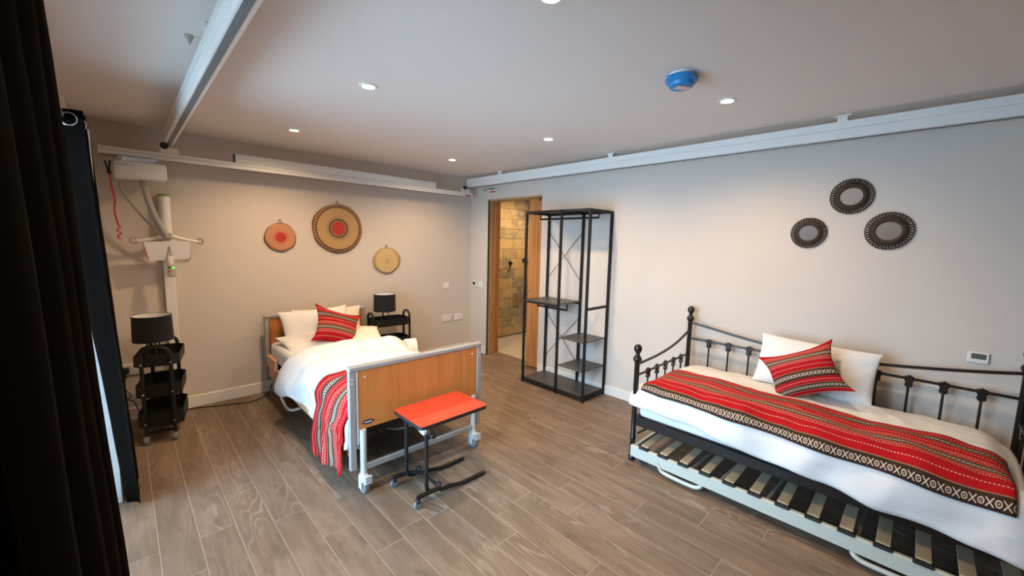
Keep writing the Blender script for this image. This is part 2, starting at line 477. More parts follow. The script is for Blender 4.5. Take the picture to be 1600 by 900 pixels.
plank(0.0, 0.11, DY0, DY1); plank(0.11, 0.20, DY0, DY1)

struct('ceiling', MB().b2((WALL_X-0.3, YF, CEIL), (2.4, 0.45, CEIL+0.12)), 'ceiling')
struct('wall_back', MB().b2((WALL_X-0.3, 0.0, -0.1), (0.2, 0.20, CEIL)), 'wall')
struct('wall_front', MB().b2((WALL_X-0.3, YF-0.15, -0.1), (0.2, YF, CEIL)), 'wall')
mb = MB(); mb.b2((0, YF, -0.1), (0.2, DY0, CEIL)); mb.b2((0, DY1, -0.1), (0.2, 0.0, CEIL)); mb.b2((0, DY0, DH), (0.2, DY1, CEIL))
struct('wall_right', mb, 'wall')
WY0, WY1, WH = -3.95, -1.30, 2.12            # glazed opening in the left wall
mb = MB(); mb.b2((WALL_X-0.3, YF, -0.1), (WALL_X, WY0, CEIL)); mb.b2((WALL_X-0.3, WY1, -0.1), (WALL_X, 0.0, CEIL)); mb.b2((WALL_X-0.3, WY0, WH), (WALL_X, WY1, CEIL))
struct('wall_left', mb, 'wall')
struct('patio_ground', MB().b2((-14, -16, -0.25), (WALL_X-0.3, 8, -0.12)), 'concrete')
# skirting
def skirting(name, lo, hi, nrm):
    struct(name, MB().b2(lo, hi, 0.004), 'skirting')
skirting('baseboard_back', (WALL_X, -0.016, 0), (0.0, 0.0, 0.105), None)
mb = MB(); mb.b2((-0.016, YF, 0), (0.0, DY0-0.01, 0.095), 0.004); mb.b2((-0.016, DY1+0.02, 0), (0.0, -0.016, 0.095), 0.004)
struct('baseboard_right', mb, 'skirting')
# patio doors in the left wall
win = thing('window_1', None, None, (WALL_X-0.12, 0, 0)); win['kind'] = 'structure'
mb = MB(); mb.b2((-0.05, WY0, -0.006), (0.05, WY1, 0.05), 0.004); mb.b2((-0.05, WY0, WH-0.07), (0.05, WY1, WH), 0.004)
mb.build('window_frame', 'white_plastic', win, 0)
for yy in (WY0+0.035, -2.63, WY1-0.035):
    MB().b2((-0.045, yy-0.035, 0.05), (0.045, yy+0.035, WH-0.07), 0.004).build('window_post', 'white_plastic', win, 0)
for a, b in ((WY0+0.07, -2.665), (-2.595, WY1-0.07)):
    MB().b2((-0.008, a, 0.05), (0.008, b, WH-0.07)).build('pane', 'glass', win, 0)
MB().b2((0.03, WY1-0.03, -0.004), (0.235, WY1-0.001, WH-0.10), 0.004).build('frame_lining', 'white_plastic', win, 0)
MB().b2((0.05, WY0, -0.004), (0.12, WY1-0.03, 0.018), 0.004).build('threshold', 'white_plastic', win, 0)

# doorway lining and sliding door
dr = thing('door_1', None, None, (0, 0, 0)); dr['kind'] = 'structure'
mb = MB(); mb.b2((0.065, DY1-0.012, 0), (0.205, DY1+0.004, DH-0.02), 0.002); mb.build('jamb', 'oak', dr, 0)
MB().b2((0.095, DY1-0.026, 0), (0.135, DY1-0.012, DH-0.02), 0.002).build('door_stop', 'oak', dr, 0)
MB().b2((0.0, DY1-0.010, 0), (0.065, DY1+0.004, DH-0.004), 0.002).build('jamb_edge', 'oak_edge', dr, 0)
for zz in (0.35, 0.75, 1.15, 1.55, 1.85):
    MB().lathe([(0.007, -0.002), (0.007, 0.002)], (0.035, DY1-0.011, zz), 10, 'y').build('screw_hole', 'dark_screen', dr)
MB().b2((-0.006, DY1-0.014, 0), (0.012, DY1-0.0, DH), 0.001).build('jamb_bead', 'wicker', dr, 0)
MB().b2((0.0, DY0, DH-0.02), (0.205, DY1, DH+0.002), 0.002).build('head_lining', 'oak_edge', dr, 0)
leaf = MB(); leaf.b2((0.055, DY0+0.001, 0.012), (0.098, -1.19, DH-0.03), 0.002); leaf.b2((0.052, -1.186, 0.012), (0.098, -1.045, DH-0.03), 0.002)
lf = leaf.build('door_leaf', 'oak', dr, 0)
MB().lathe([(0.016, 0.0), (0.016, 0.006), (0.009, 0.008), (0.009, 0.0085)], (0.043, -1.075, 0.93), 14, 'x').build('finger_pull', 'steel', lf)
MB().lathe([(0.012, 0.0), (0.012, 0.012)], (-0.006, DY0+0.035, DH-0.055), 12, 'x').build('door_stop_buffer', 'black_plastic', dr)

# bathroom behind the doorway
TY = 0.24
struct('floor_bathroom', MB().b2((0.2, -1.8, -0.1), (2.4, TY, -0.002)), 'bath_floor')
mb = MB(); mb.b2((0.2, TY, -0.1), (2.4, TY+0.15, CEIL)); tw = struct('wall_bathroom_back', mb, 'grout')
mb = MB(); mb.b2((2.3, -1.8, -0.1), (2.42, TY, CEIL)); mb.b2((0.2, -1.95, -0.1), (2.42, -1.8, CEIL)); struct('wall_bathroom_side', mb, 'grout')
TWD, THT = 0.31, 0.155
tm = None
rowi = 0; z = 0.0
while z < CEIL-0.03:
    off = (rowi % 2)*TWD/2 + [0, 0.06, -0.05, 0.03][rowi % 4]
    k = 0; xx = 0.2 - TWD + off
    while xx < 2.3:
        a, b = max(xx, 0.2), min(xx+TWD, 2.3)
        if b-a > 0.04 and a < 2.0:
            h = min(THT, CEIL-z)
            o = MB().box((0, 0, 0), (b-a-0.004, 0.012, h-0.004), 0.002).build('tile', 'tile', tw, 0)
            o.location = ((a+b)/2, TY-0.005 - random.random()*0.003, z+h/2)
        xx += TWD
    z += THT; rowi += 1
MB().tube([(0.2, TY-0.012, 0.01), (2.3, TY-0.012, 0.01)], 0.012, 6).build('cove_trim', 'rubber', tw)
# shower fittings: mixer and two lever valve handles
def on_tile(x, z): return Vector((x, TY-0.012, z))
sh = thing('shower_mixer', 'bronze shower mixer valve on the stone-tiled bathroom wall', 'shower valve', on_tile(1.17, 0.66))
MB().tube([(-0.09, -0.05, 0), (0.09, -0.05, 0)], 0.024, 10).build('valve_body', 'steel', sh)
for sx in (-1, 1):
    MB().lathe([(0.03, 0.0), (0.03, -0.012), (0.016, -0.02), (0.016, -0.05)], (sx*0.07, 0, 0), 12, 'y').build('wall_flange', 'steel', sh)
    MB().lathe([(0.028, 0), (0.030, sx*0.045)], (sx*0.09, -0.05, 0), 12, 'x').build('control_knob', 'steel', sh)
MB().tube(catmull([(0, -0.06, -0.02), (-0.02, -0.09, -0.25), (-0.01, -0.10, -0.5), (0.08, -0.09, -0.58), (0.16, -0.06, -0.45), (0.17, -0.05, 0.0), (0.17, -0.05, 0.25)]), 0.008, 6).build('hose', 'steel', sh)
th = thing('valve_handle', 'small dark valve handle on bathroom tiles left of the shower', 'valve', on_tile(0.98, 1.17))
MB().lathe([(0.032, 0), (0.032, -0.01), (0.014, -0.016), (0.014, -0.05)], (0, 0, 0), 12, 'y').build('backplate', 'black_metal', th)
MB().tube([(0, -0.05, 0), (-0.05, -0.055, -0.03)], 0.010, 6).build('lever', 'black_metal', th)
th = thing('valve_handle', 'dark valve handle on bathroom tiles beside the sliding door edge', 'valve', on_tile(1.28, 1.21))
MB().lathe([(0.032, 0), (0.032, -0.01), (0.014, -0.016), (0.014, -0.05)], (0, 0, 0), 12, 'y').build('backplate', 'black_metal', th)
MB().tube([(0, -0.05, 0), (0.05, -0.055, -0.03)], 0.010, 6).build('lever', 'black_metal', th)

# ------------------------------------------------------------------ downlights
def downlight(loc, label, power=SPOT_W, spread=156):
    t = thing('downlight', label, 'downlight', loc, 0, 'recessed ceiling downlights')
    MB().lathe([(0.030, -0.002), (0.034, -0.007), (0.045, -0.006), (0.048, -0.001), (0.048, 0.0), (0.030, 0.0)], n=24, caps=False).build('trim_ring', 'white_plastic', t)
    MB().lathe([(0.001, -0.0035), (0.031, -0.0035)], n=20, caps=False).build('lens', 'bulb', t)
    l = bpy.data.lights.new('downlight_beam', 'SPOT'); l.energy = power; l.color = WARM; l.spot_size = R(spread); l.spot_blend = 0.7; l.shadow_soft_size = 0.03
    lo = bpy.data.objects.new('downlight_beam', l); COL.objects.link(lo); lo.parent = t; lo.location = (0, 0, -0.02)
    return t
for (dx, dy), lb in {
    (-2.402, -0.82): 'lit ceiling downlight nearest the hoist motor corner, above the bed head',
    (-2.402, -2.13): 'lit ceiling downlight over the foot of the hospital bed',
    (-0.93, -0.86): 'lit ceiling downlight nearest the bathroom doorway corner',
    (-0.916, -2.146): 'lit ceiling downlight above the clothes rack',
    (-0.905, -3.47): 'lit ceiling downlight beside the blue-covered detector',
    (-2.335, -3.375): 'lit ceiling downlight cut by the top edge of the picture'}.items():
    downlight((dx, dy, CEIL), lb)
downlight((0.95, -0.45, CEIL), 'lit bathroom ceiling downlight seen through the doorway', 80, 165)

# ------------------------------------------------------------------ hoist tracks
def track(name, label, axis, a, b, c, z0, z1, w=0.062, slot=True):
    """rail profile; axis 'x' or 'y', from a to b at cross position c"""
    t = thing(name, label, 'hoist rail', (c, (a+b)/2, z0) if axis == 'y' else ((a+b)/2, c, z0), 0 if axis == 'y' else -PI/2)
    h = (b-a)/2; H_ = z1-z0
    prof = [(-w/2, 0.0), (-w/2+0.012, -0.004), (w/2-0.012, -0.004), (w/2, 0.0), (w/2, H_*0.48), (w/2-0.006, H_*0.50), (w/2-0.006, H_*0.54), (w/2, H_*0.56), (w/2, H_), (-w/2, H_), (-w/2, H_*0.56), (-w/2+0.006, H_*0.54), (-w/2+0.006, H_*0.50), (-w/2, H_*0.48)]
    MB().prism(prof, 'y', -h, h).build('rail_body', 'rail_white', t, 0)
    if slot: MB().b2((-0.013, -h, -0.007), (0.013, h, -0.0035)).build('slot', 'rail_slot', t, 0)
    for s in (-1, 1): MB().b2((-w/2-0.003, s*h-0.006, -0.006), (w/2+0.003, s*h+0.006, H_+0.004), 0.002).build('end_cap', 'white_plastic', t, 0)
    return t
TL = track('ceiling_track', 'white overhead hoist rail with dark slot, fixed above the trolley and curtains', 'y', -6.1, -0.16, -3.112, 2.192, 2.285, 0.062)
TR = track('ceiling_track', 'long white hoist rail running along the right wall above the clothes rack', 'y', -6.1, -0.14, -0.15, 2.19, 2.292, 0.055, True)
for t, xs in ((TL, -3.112), (TR, -0.15)):
    for yy in (-0.75, -2.25, -3.9):
        zt = CEIL - t.location.z
        mb = MB(); mb.b2((-0.022, -0.025, 0.088), (0.022, 0.025, zt)); mb.b2((-0.028, -0.045, zt-0.008), (0.028, 0.045, zt), 0.002)
        o = mb.build('ceiling_bracket', 'white_plastic', t, 0); o.location = (0, yy - t.location.y, 0)
GY = -0.20
TX = track('gantry_rail', 'white crossbar hoist rail spanning along the back wall above the bed', 'x', -3.495, -0.165, GY, 2.062, 2.110, 0.07)
o = TX
L0 = (-3.495-0.165)/2
def gx(x): return x - L0             # world x -> local y on the gantry (rotated -90 deg)
mb = MB(); mb.b2((-0.026, gx(-2.69), 0.050), (0.026, gx(-0.70), 0.122), 0.003); mb.build('stiffener', 'rail_white', TX, 0)
MB().b2((-0.024, gx(-2.69)-0.010, 0.052), (0.024, gx(-2.69)-0.001, 0.120)).build('stiffener_cap', 'black_plastic', TX, 0)
for xc in (-0.15-0.10, -3.112):
    tr = MB(); tr.b2((-0.03, gx(xc)-0.055, 0.048), (0.03, gx(xc)+0.055, 0.095), 0.004)
    tr.build('track_trolley', 'white_plastic', TX, 0)
    MB().lathe([(0.022, -0.012), (0.026, -0.008), (0.026, 0.008), (0.022, 0.012)], (0.03, gx(xc)-0.03, 0.105), 14, 'x').build('trolley_wheel', 'black_plastic', TX)
MB().b2((0.0352, gx(-0.275), 0.004), (0.0375, gx(-0.180), 0.018)).build('warning_label', 'red_plastic', TX, 0)
mb = MB(); mb.b2((-0.02, gx(-0.275), 0.048), (0.02, gx(-0.175), 0.064), 0.002); mb.build('end_stop', 'steel', TX, 0)
# wall bracket with a red tag over the doorway
wb = thing('track_bracket', 'small metal hoist bracket with red tag on wall above the doorway', 'bracket', (0, -0.47, 2.135))
mb = MB(); mb.b2((-0.045, -0.085, -0.022), (0.0, 0.085, 0.02), 0.004); mb.build('bracket_body', 'white_plastic', wb, 0)
MB().tube([(-0.045, 0.085, 0.01), (-0.045, 0.13, 0.012)], 0.016, 8).build('bracket_bolt', 'steel', wb)
MB().tube([(-0.05, -0.05, 0.018), (-0.05, 0.06, 0.022)], 0.010, 8).build('bracket_rod', 'steel', wb)
MB().b2((-0.048, -0.075, -0.018), (-0.0445, 0.05, -0.004)).build('warning_label', 'red_plastic', wb, 0)

# hoist motor
hm = thing('hoist_motor', 'white ceiling hoist motor box hanging under the crossbar rail', 'hoist', (-3.29, GY, 1.895))
MB().box((0, 0, 0.065), (0.285, 0.15, 0.125), 0.022, seg=3).build('housing', 'white_plastic', hm)
MB().box((0.135, 0, 0.065), (0.03, 0.146, 0.118), 0.012, seg=2).build('end_cover', 'rail_white', hm)
mb = MB(); mb.b2((-0.09, -0.03, 0.126), (0.09, 0.03, 0.160)); mb.b2((-0.115, -0.012, 0.15), (0.115, 0.012, 0.172)); mb.build('carriage', 'steel', hm, 0)
mb = MB(); mb.b2((-0.175, -0.05, 0.03), (-0.142, 0.05, 0.10), 0.006); mb.build('end_plate', 'white_plastic', hm, 0)
mb = MB(); mb.tube([(-0.18, -0.055, 0.11), (-0.165, -0.06, 0.03)], 0.006, 6); mb.tube([(-0.155, -0.055, 0.115), (-0.162, -0.06, 0.03)], 0.006, 6); mb.box((-0.163, -0.055, 0.03), (0.022, 0.014, 0.022), 0.003)
mb.build('release_clip', 'black_plastic', hm)
mb = MB()
for k in range(6): mb.b2((-0.118+k*0.0095, -0.0762, 0.092), (-0.111+k*0.0095, -0.0752, 0.101))
mb.b2((-0.056, -0.0762, 0.094), (-0.030, -0.0752, 0.099))
mb.build('lettering', 'strap', hm, 0)
def ribbon(pts, w, name, mat, parent, wd=Vector((1, 0, 0)), th=0.002):
    P = catmull(pts); me = bpy.data.meshes.new(name); vs_, fs = [], []
    for q in P: vs_ += [tuple(q-wd*w/2), tuple(q+wd*w/2)]
    for i in range(len(P)-1): a = 2*i; fs.append((a, a+1, a+3, a+2))
    me.from_pydata(vs_, [], fs); o = link(name, me, mat, parent, 60); solidify(o, th, 0); return o
ribbon([(0.012, 0.0, 0.0), (0.03, -0.01, -0.12), (0.06, 0.0, -0.24), (0.105, 0.03, -0.36), (0.135, 0.055, -0.43)], 0.042, 'lifting_strap', 'strap', hm)
MB().tube(catmull([(-0.115, 0.02, -0.02), (-0.10, 0.02, -0.10), (-0.02, 0.035, -0.24), (0.06, 0.05, -0.36), (0.13, 0.06, -0.44)]), 0.008, 6).build('handset_cable', 'cable', hm)
pts = [(-0.160, -0.06, 0.02), (-0.155, -0.055, -0.08), (-0.145, -0.05, -0.16), (-0.152, -0.05, -0.24), (-0.140, -0.05, -0.33)]
for k in range(9): pts.append((-0.138+0.010*math.sin(k*1.7), -0.05+0.010*math.cos(k*1.7), -0.34-k*0.0125))
ribbon(pts, 0.011, 'pull_ribbon', 'ribbon', hm, Vector((0.94, 0.34, 0)), 0.001)

# upright trunking behind the trolley
ms = thing('cable_mast', 'white wall-mounted mast with green top rim above the black trolley', 'mast', (-3.155, 0, 0))
MB().b2((-0.033, -0.045, 0.0), (0.033, -0.0, 1.50), 0.004).build('trunking', 'rail_white', ms, 0)
MB().lathe([(0.038, 1.47), (0.038, 1.80), (0.034, 1.80), (0.034, 1.50)], (0, -0.045, 0), 20, caps=False).build('tube', 'rail_white', ms)
MB().lathe([(0.0395, 1.798), (0.0395, 1.815), (0.032, 1.817), (0.032, 1.798)], (0, -0.045, 0), 20, caps=False).build('rim', 'green', ms)
MB().lathe([(0.001, 1.806), (0.033, 1.806)], (0, -0.045, 0), 16, caps=False).build('cap', 'green', ms)

sb = thing('spreader_bar', 'grey two-hook hoist spreader bar hung in front of the mast', 'hanger bar', (-3.15, -0.115, 1.445))
for s in (-1, 1):
    MB().tube(catmull([(0, 0, 0.045), (s*0.05, 0, 0.030), (s*0.11, 0, 0.012), (s*0.185, 0, -0.004)]), [0.016]*7+[0.013]*6+[0.012]*6, 8).build('arm', 'white_plastic', sb)
    hk = [(s*(0.200+0.022*math.cos(a)*1.0), 0, 0.002+0.022*math.sin(a)) for a in [R(210+k*24) if s > 0 else R(210+k*24) for k in range(13)]]
    MB().tube(hk, 0.008, 6).build('hook', 'strap', sb)
MB().box((0, 0, 0.045), (0.05, 0.04, 0.04), 0.008).build('hub', 'grey_metal', sb)
pp = thing('document_sheets', 'white instruction sheets with red edge clipped below the spreader bar', 'papers', (-3.155, -0.145, 1.29))
mb = MB(); mb.prism([(-0.105, 0.0), (0.128, 0.015), (0.138, 0.155), (-0.135, 0.150)], 'y', -0.002, 0.002); mb.build('sheet', 'paper', pp, 0)
mb = MB(); mb.prism([(-0.118, -0.004), (-0.100, -0.002), (-0.128, 0.148), (-0.145, 0.146)], 'y', -0.006, -0.0022); mb.build('binding_edge', 'paper', pp, 0)
mb = MB(); mb.prism([(-0.1235, 0.004), (-0.1185, 0.004), (-0.148, 0.144), (-0.152, 0.144)], 'y', -0.007, -0.0055); mb.build('red_edge', 'red_plastic', pp, 0)
hs = thing('hoist_handset', 'beige hoist handset with green light hanging over the sheets', 'handset', (-3.146, -0.175, 1.155))
MB().box((0, 0, 0.058), (0.052, 0.030, 0.105), 0.010, seg=2).build('body', 'handset', hs)
MB().box((-0.005, 0.004, 0.135), (0.034, 0.026, 0.08), 0.012, seg=2).build('neck', 'white_plastic', hs)
MB().box((0.011, -0.0155, 0.082), (0.013, 0.003, 0.010), 0.001).build('indicator', 'led', hs)
MB().box((-0.014, -0.0155, 0.084), (0.012, 0.003, 0.016), 0.001).build('up_button', 'black_plastic', hs)
MB().box((-0.014, -0.0155, 0.055), (0.012, 0.003, 0.012), 0.001).build('stop_button', 'red_plastic', hs)
MB().tube(catmull([(0.0, 0.0, 0.17), (0.0, 0.015, 0.22), (-0.01, 0.05, 0.28)]), 0.006, 6).build('cord', 'cable', hs)

# ------------------------------------------------------------------ detector, small cone standing in for the rail's ceiling bracket
dt = thing('smoke_detector', 'ceiling smoke detector in a blue plastic dust cover with paper label', 'smoke detector', (-1.42, -3.43, CEIL))
MB().lathe([(0.062, 0.0), (0.062, -0.014), (0.056, -0.018)], n=24).build('base', 'white_plastic', dt)
mb = MB(); mb.lathe([(0.070, -0.012), (0.074, -0.020), (0.075, -0.034), (0.068, -0.040), (0.060, -0.040), (0.055, -0.058), (0.046, -0.064), (0.02, -0.066), (0.001, -0.066)], n=28, caps=False)
for k in range(2): mb.box((-0.070*math.cos(R(160+k*180))*-1, 0.070*math.sin(R(160+k*180)), -0.026), (0.028, 0.030, 0.022), 0.006)
mb.build('dust_cover', 'blue', dt)
MB().prism([(-0.036, -0.038), (0.036, -0.030), (0.030, 0.012), (-0.036, 0.008)], 'z', -0.0685, -0.0665).build('paper_label', 'label', dt, 0).rotation_euler = (0, 0, R(-35))
sn = thing('bracket_cone', 'tiny cone-shaped bracket on the ceiling left of the hoist rail', 'sensor', (-3.168, -2.10, CEIL))
MB().lathe([(0.017, 0.0), (0.015, -0.006), (0.008, -0.024), (0.003, -0.036)], n=14).build('cone', 'handset', sn)

# ------------------------------------------------------------------ curtains
rod = thing('curtain_rod', 'dark curtain rod fixed above the patio doors on left wall', 'curtain rod', (-3.594, 0, 2.055))
MB().tube([(0, -4.25, 0), (0, -0.55, 0)], 0.012, 10).build('pole', 'grey_metal', rod)
MB().lathe([(0.012, 0), (0.022, 0.01), (0.024, 0.025), (0.014, 0.04)], (0, -0.55, 0), 12, 'y').build('finial', 'grey_metal', rod)
for yy in (-0.62, -2.6, -4.15): MB().b2((-0.026, yy-0.01, -0.02), (0.0, yy+0.01, 0.02), 0.003).build('bracket', 'grey_metal', rod, 0)
def curtain(name, label, y0, y1, folds, crest, amp, ztop, zbot):
    """eyelet curtain: crest(z) = x of the fold fronts, folds run along y"""
    ny, nz = folds*14, 26
    def fn(u, v):
        y = y0 + (y1-y0)*u; zz = ztop + (zbot-ztop)*v
        wv = 0.5 + 0.5*math.cos(2*PI*folds*u + 0.25*math.sin(5*v+u*9))
        wv = wv**0.85
        a = amp*(1.38 - 0.62*v**2.4)*(1 + 0.10*math.sin(u*13+1))
        xx = crest(zz) - a*(1-wv) + 0.004*fbm(y*6, zz*2, 1.0)
        return (xx, y + 0.010*math.sin(6*v+u*20)*v, zz + 0.004*math.sin(2*PI*folds*u))
    t = thing(name, label, 'curtain', (0, 0, 0))
    o = link('drape', grid_mesh('drape', fn, ny, nz), 'curtain', t, 60); solidify(o, 0.003, 0)
    for k in range(folds):
        u = (k+0.5)/folds
        for uu in (u-0.25/folds, u+0.25/folds):
            q = Vector(fn(uu, 0.022)); q2 = Vector(fn(uu+0.004, 0.022)); tg = (q2-q); tg.z = 0; tg.normalize(); nn = Vector((tg.y, -tg.x, 0))
            ring = [q + nn*0.003 + tg*0.030*math.cos(2*PI*a/16) + Vector((0, 0, 0.030*math.sin(2*PI*a/16))) for a in range(16)]
            MB().tube(ring, 0.006, 6, closed=True).build('eyelet', 'steel', t)
    return t
curtain('curtain', 'black eyelet curtain hanging closest to the camera at left edge', -4.12, -3.58, 4, lambda z: -3.489+(2.1-z)*0.036, 0.045, 2.12, 0.012)
curtain('curtain', 'black eyelet curtain gathered in the far corner beside the trolley', -1.44, -1.02, 4, lambda z: -3.515+(2.05-z)*0.038, 0.065, 2.08, 0.012)

# ------------------------------------------------------------------ wall decoration
def plate(label, c, r, mat, seed, ry=1.0, bulge=0.02):
    t = thing('woven_plate', label, 'wall plate', (c[0], 0, c[1]), 0, 'woven plates on the back wall')
    n, k = 40, 7; vs_, fs = [], []
    for j in range(k+1):
        q = j/k
        for i in range(n):
            a = 2*PI*i/n; rr = r*q*(1 + 0.03*noise.noise(Vector((math.cos(a)*1.6+seed, math.sin(a)*1.6, seed)))*2)
            vs_.append((rr*math.cos(a), -0.012 - bulge*(1-q*q)*0.4 - (0.006 if j == k-1 else 0), rr*math.sin(a)*ry))
    for j in range(k):
        for i in range(n): fs.append((j*n+i, j*n+(i+1) % n, (j+1)*n+(i+1) % n, (j+1)*n+i))
    me = bpy.data.meshes.new('disc'); me.from_pydata(vs_, [], fs)
    o = link('disc', me, mat, t, 60); solidify(o, 0.008, 0)
    MB().tube(catmull([(-0.016, -0.010, r*ry-0.004), (-0.010, -0.008, r*ry+0.022), (0, -0.006, r*ry+0.036), (0.008, -0.008, r*ry+0.022), (0.014, -0.010, r*ry-0.004)]), 0.0025, 5).build('hanging_loop', 'wicker', t)
    return t
red_ = (0.50, 0.020, 0.022); straw = (0.52, 0.33, 0.15)
PM1 = plate_mat('coral_straw', [(0.140, (0.20, 0.055, 0.03)), (0.131, ((0.62, 0.24, 0.13), (0.60, 0.30, 0.18), 60, 6.0)), (0.068, ((0.64, 0.26, 0.15), (0.60, 0.10, 0.06), 40, 10.0)), (0.046, red_)])
PM2 = plate_mat('banded_straw', [(0.30, ((0.035, 0.012, 0.012), (0.42, 0.22, 0.11), 28, 13.0)), (0.215, straw), (0.122, ((0.48, 0.33, 0.16), (0.025, 0.022, 0.012), 22, 14.0)), (0.070, red_)])
PM3 = plate_mat('plain_straw', [(0.20, (0.50, 0.33, 0.13)), (0.135, (0.68, 0.49, 0.23)), (0.03, (0.58, 0.40, 0.19))])
plate('coral woven plate with red centre, leftmost of the wall plates', (-2.320, 1.495), 0.136, PM1, 1.0, 0.97)
plate('largest woven straw plate with dark twisted rim and red centre', (-1.775, 1.600), 0.262, PM2, 4.0, 0.95)
plate('plain straw woven plate, lowest on wall above the small lamp', (-1.233, 1.255), 0.163, PM3, 8.0, 0.90)
def mirror(label, y, z, r, tilt=0.0):
    t = thing('round_mirror', label, 'mirror', (0, y, z), 0, 'woven-frame mirrors on the right wall')
    MB().lathe([(0.50*r, -0.012), (0.52*r, -0.022), (0.60*r, -0.026), (0.70*r, -0.022), (0.77*r, -0.012), (0.77*r, 0.0), (0.50*r, 0.0)], n=36, axis='x', caps=False).build('frame', 'wicker', t)
    MB().lathe([(0.001, 0.0), (0.51*r, 0.0)], (0, 0, 0), 36, 'x', False).build('mirror_glass', 'mirror', t, loc=(-0.016, 0, 0)).rotation_euler = (0, R(8), R(tilt))
    mb = MB(); K = 20
    for ph in (0, 0.5):
        pts = []
        for i in range(K*8):
            a = 2*PI*i/(K*8); w = 0.5+0.5*math.cos(a*K + ph*2*PI)
            rr = r*(0.72+0.28*w**0.8); pts.append((-0.010-0.004*math.sin(a*K+ph*2*PI), rr*math.cos(a), rr*math.sin(a)))
        mb.tube(pts, 0.0034, 5, closed=True)
    mb.build('frame_loops', 'wicker', t)
mirror('round wicker-framed mirror, highest of the three on the wall', -3.970, 1.848, 0.113)
mirror('round wicker-framed mirror, nearest the clothes rack', -3.762, 1.613, 0.103, 5.0)
mirror('round wicker-framed mirror above the thermostat side of the daybed', -4.168, 1.625, 0.116)

def wall_box(name, label, cat, loc, face, w, h, parts):
    """face 'y' = on the back wall, 'x' = on the right wall"""
    t = thing(name, label, cat, loc, 0 if face == 'y' else -PI/2)
    MB().box((0, -0.006, 0), (w, 0.012, h), 0.004).build('faceplate', 'white_plastic', t, 0)
    for nm, mt, c, d in parts: MB().box((c[0], -0.0135, c[1]), (d[0], 0.004, d[1]), 0.001).build(nm, mt, t, 0)
    return t
sock = [('switch', 'rail_white', (-0.018, 0.022), (0.012, 0.016)), ('switch', 'rail_white', (0.018, 0.022), (0.012, 0.016)),
        ('outlet', 'skirting', (-0.036, -0.010), (0.034, 0.034)), ('outlet', 'skirting', (0.036, -0.010), (0.034, 0.034))]
wall_box('wall_socket', 'white double wall socket on back wall, further from the room corner', 'socket', (-0.378, 0, 0.482), 'y', 0.146, 0.086, sock)
wall_box('wall_socket', 'white double wall socket on back wall, nearer the room corner', 'socket', (-0.196, 0, 0.480), 'y', 0.146, 0.086, sock)
wall_box('wall_socket', 'white wall socket behind the black trolley near the curtain', 'socket', (-3.44, 0, 0.42), 'y', 0.146, 0.086, sock)
wall_box('blank_plate', 'small white blanking plate on the back wall above the sockets', 'wall plate', (-0.397, 0, 0.918), 'y', 0.086, 0.086, [('screw_cover', 'rail_white', (0, 0), (0.05, 0.05))])
wall_box('light_control', 'white controller with dark screen beside the bathroom doorway', 'thermostat', (0, -0.105, 0.930), 'x', 0.085, 0.085, [('screen', 'dark_screen', (0.0, 0.008), (0.050, 0.040))])
wall_box('light_switch', 'plain white light switch between dark-screened controller and door frame', 'light switch', (0, -0.235, 0.935), 'x', 0.086, 0.086, [('rocker', 'rail_white', (0, 0), (0.022, 0.040))])
wall_box('wall_thermostat', 'white thermostat with grey display above the daybed', 'thermostat', (0, -4.604, 0.917), 'x', 0.082, 0.062, [('display', 'lcd', (0.0, 0.008), (0.055, 0.030))])

# ------------------------------------------------------------------ trolleys and lamps
def oct_poly(w, d, c): return [(-w/2+c, -d/2), (w/2-c, -d/2), (w/2, -d/2+c), (w/2, d/2-c), (w/2-c, d/2), (-w/2+c, d/2), (-w/2, d/2-c), (-w/2, -d/2+c)]
def tray(mb, w, d, z0, z1, c=0.045):
    """open-topped tray with chamfered corners"""
    bm = mb.bm; po, pi = oct_poly(w, d, c), oct_poly(w-0.008, d-0.008, c-0.002)
    A = [bm.verts.new((*q, z0)) for q in po]; B = [bm.verts.new((*q, z1)) for q in po]
    C = [bm.verts.new((*q, z1)) for q in pi]; D = [bm.verts.new((*q, z0+0.004)) for q in pi]
    for i in range(8):
        j = (i+1) % 8
        bm.faces.new((A[i], A[j], B[j], B[i])); bm.faces.new((B[i], B[j], C[j], C[i])); bm.faces.new((C[i], C[j], D[j], D[i]))
    bm.faces.new(A[::-1]); bm.faces.new(D); return mb
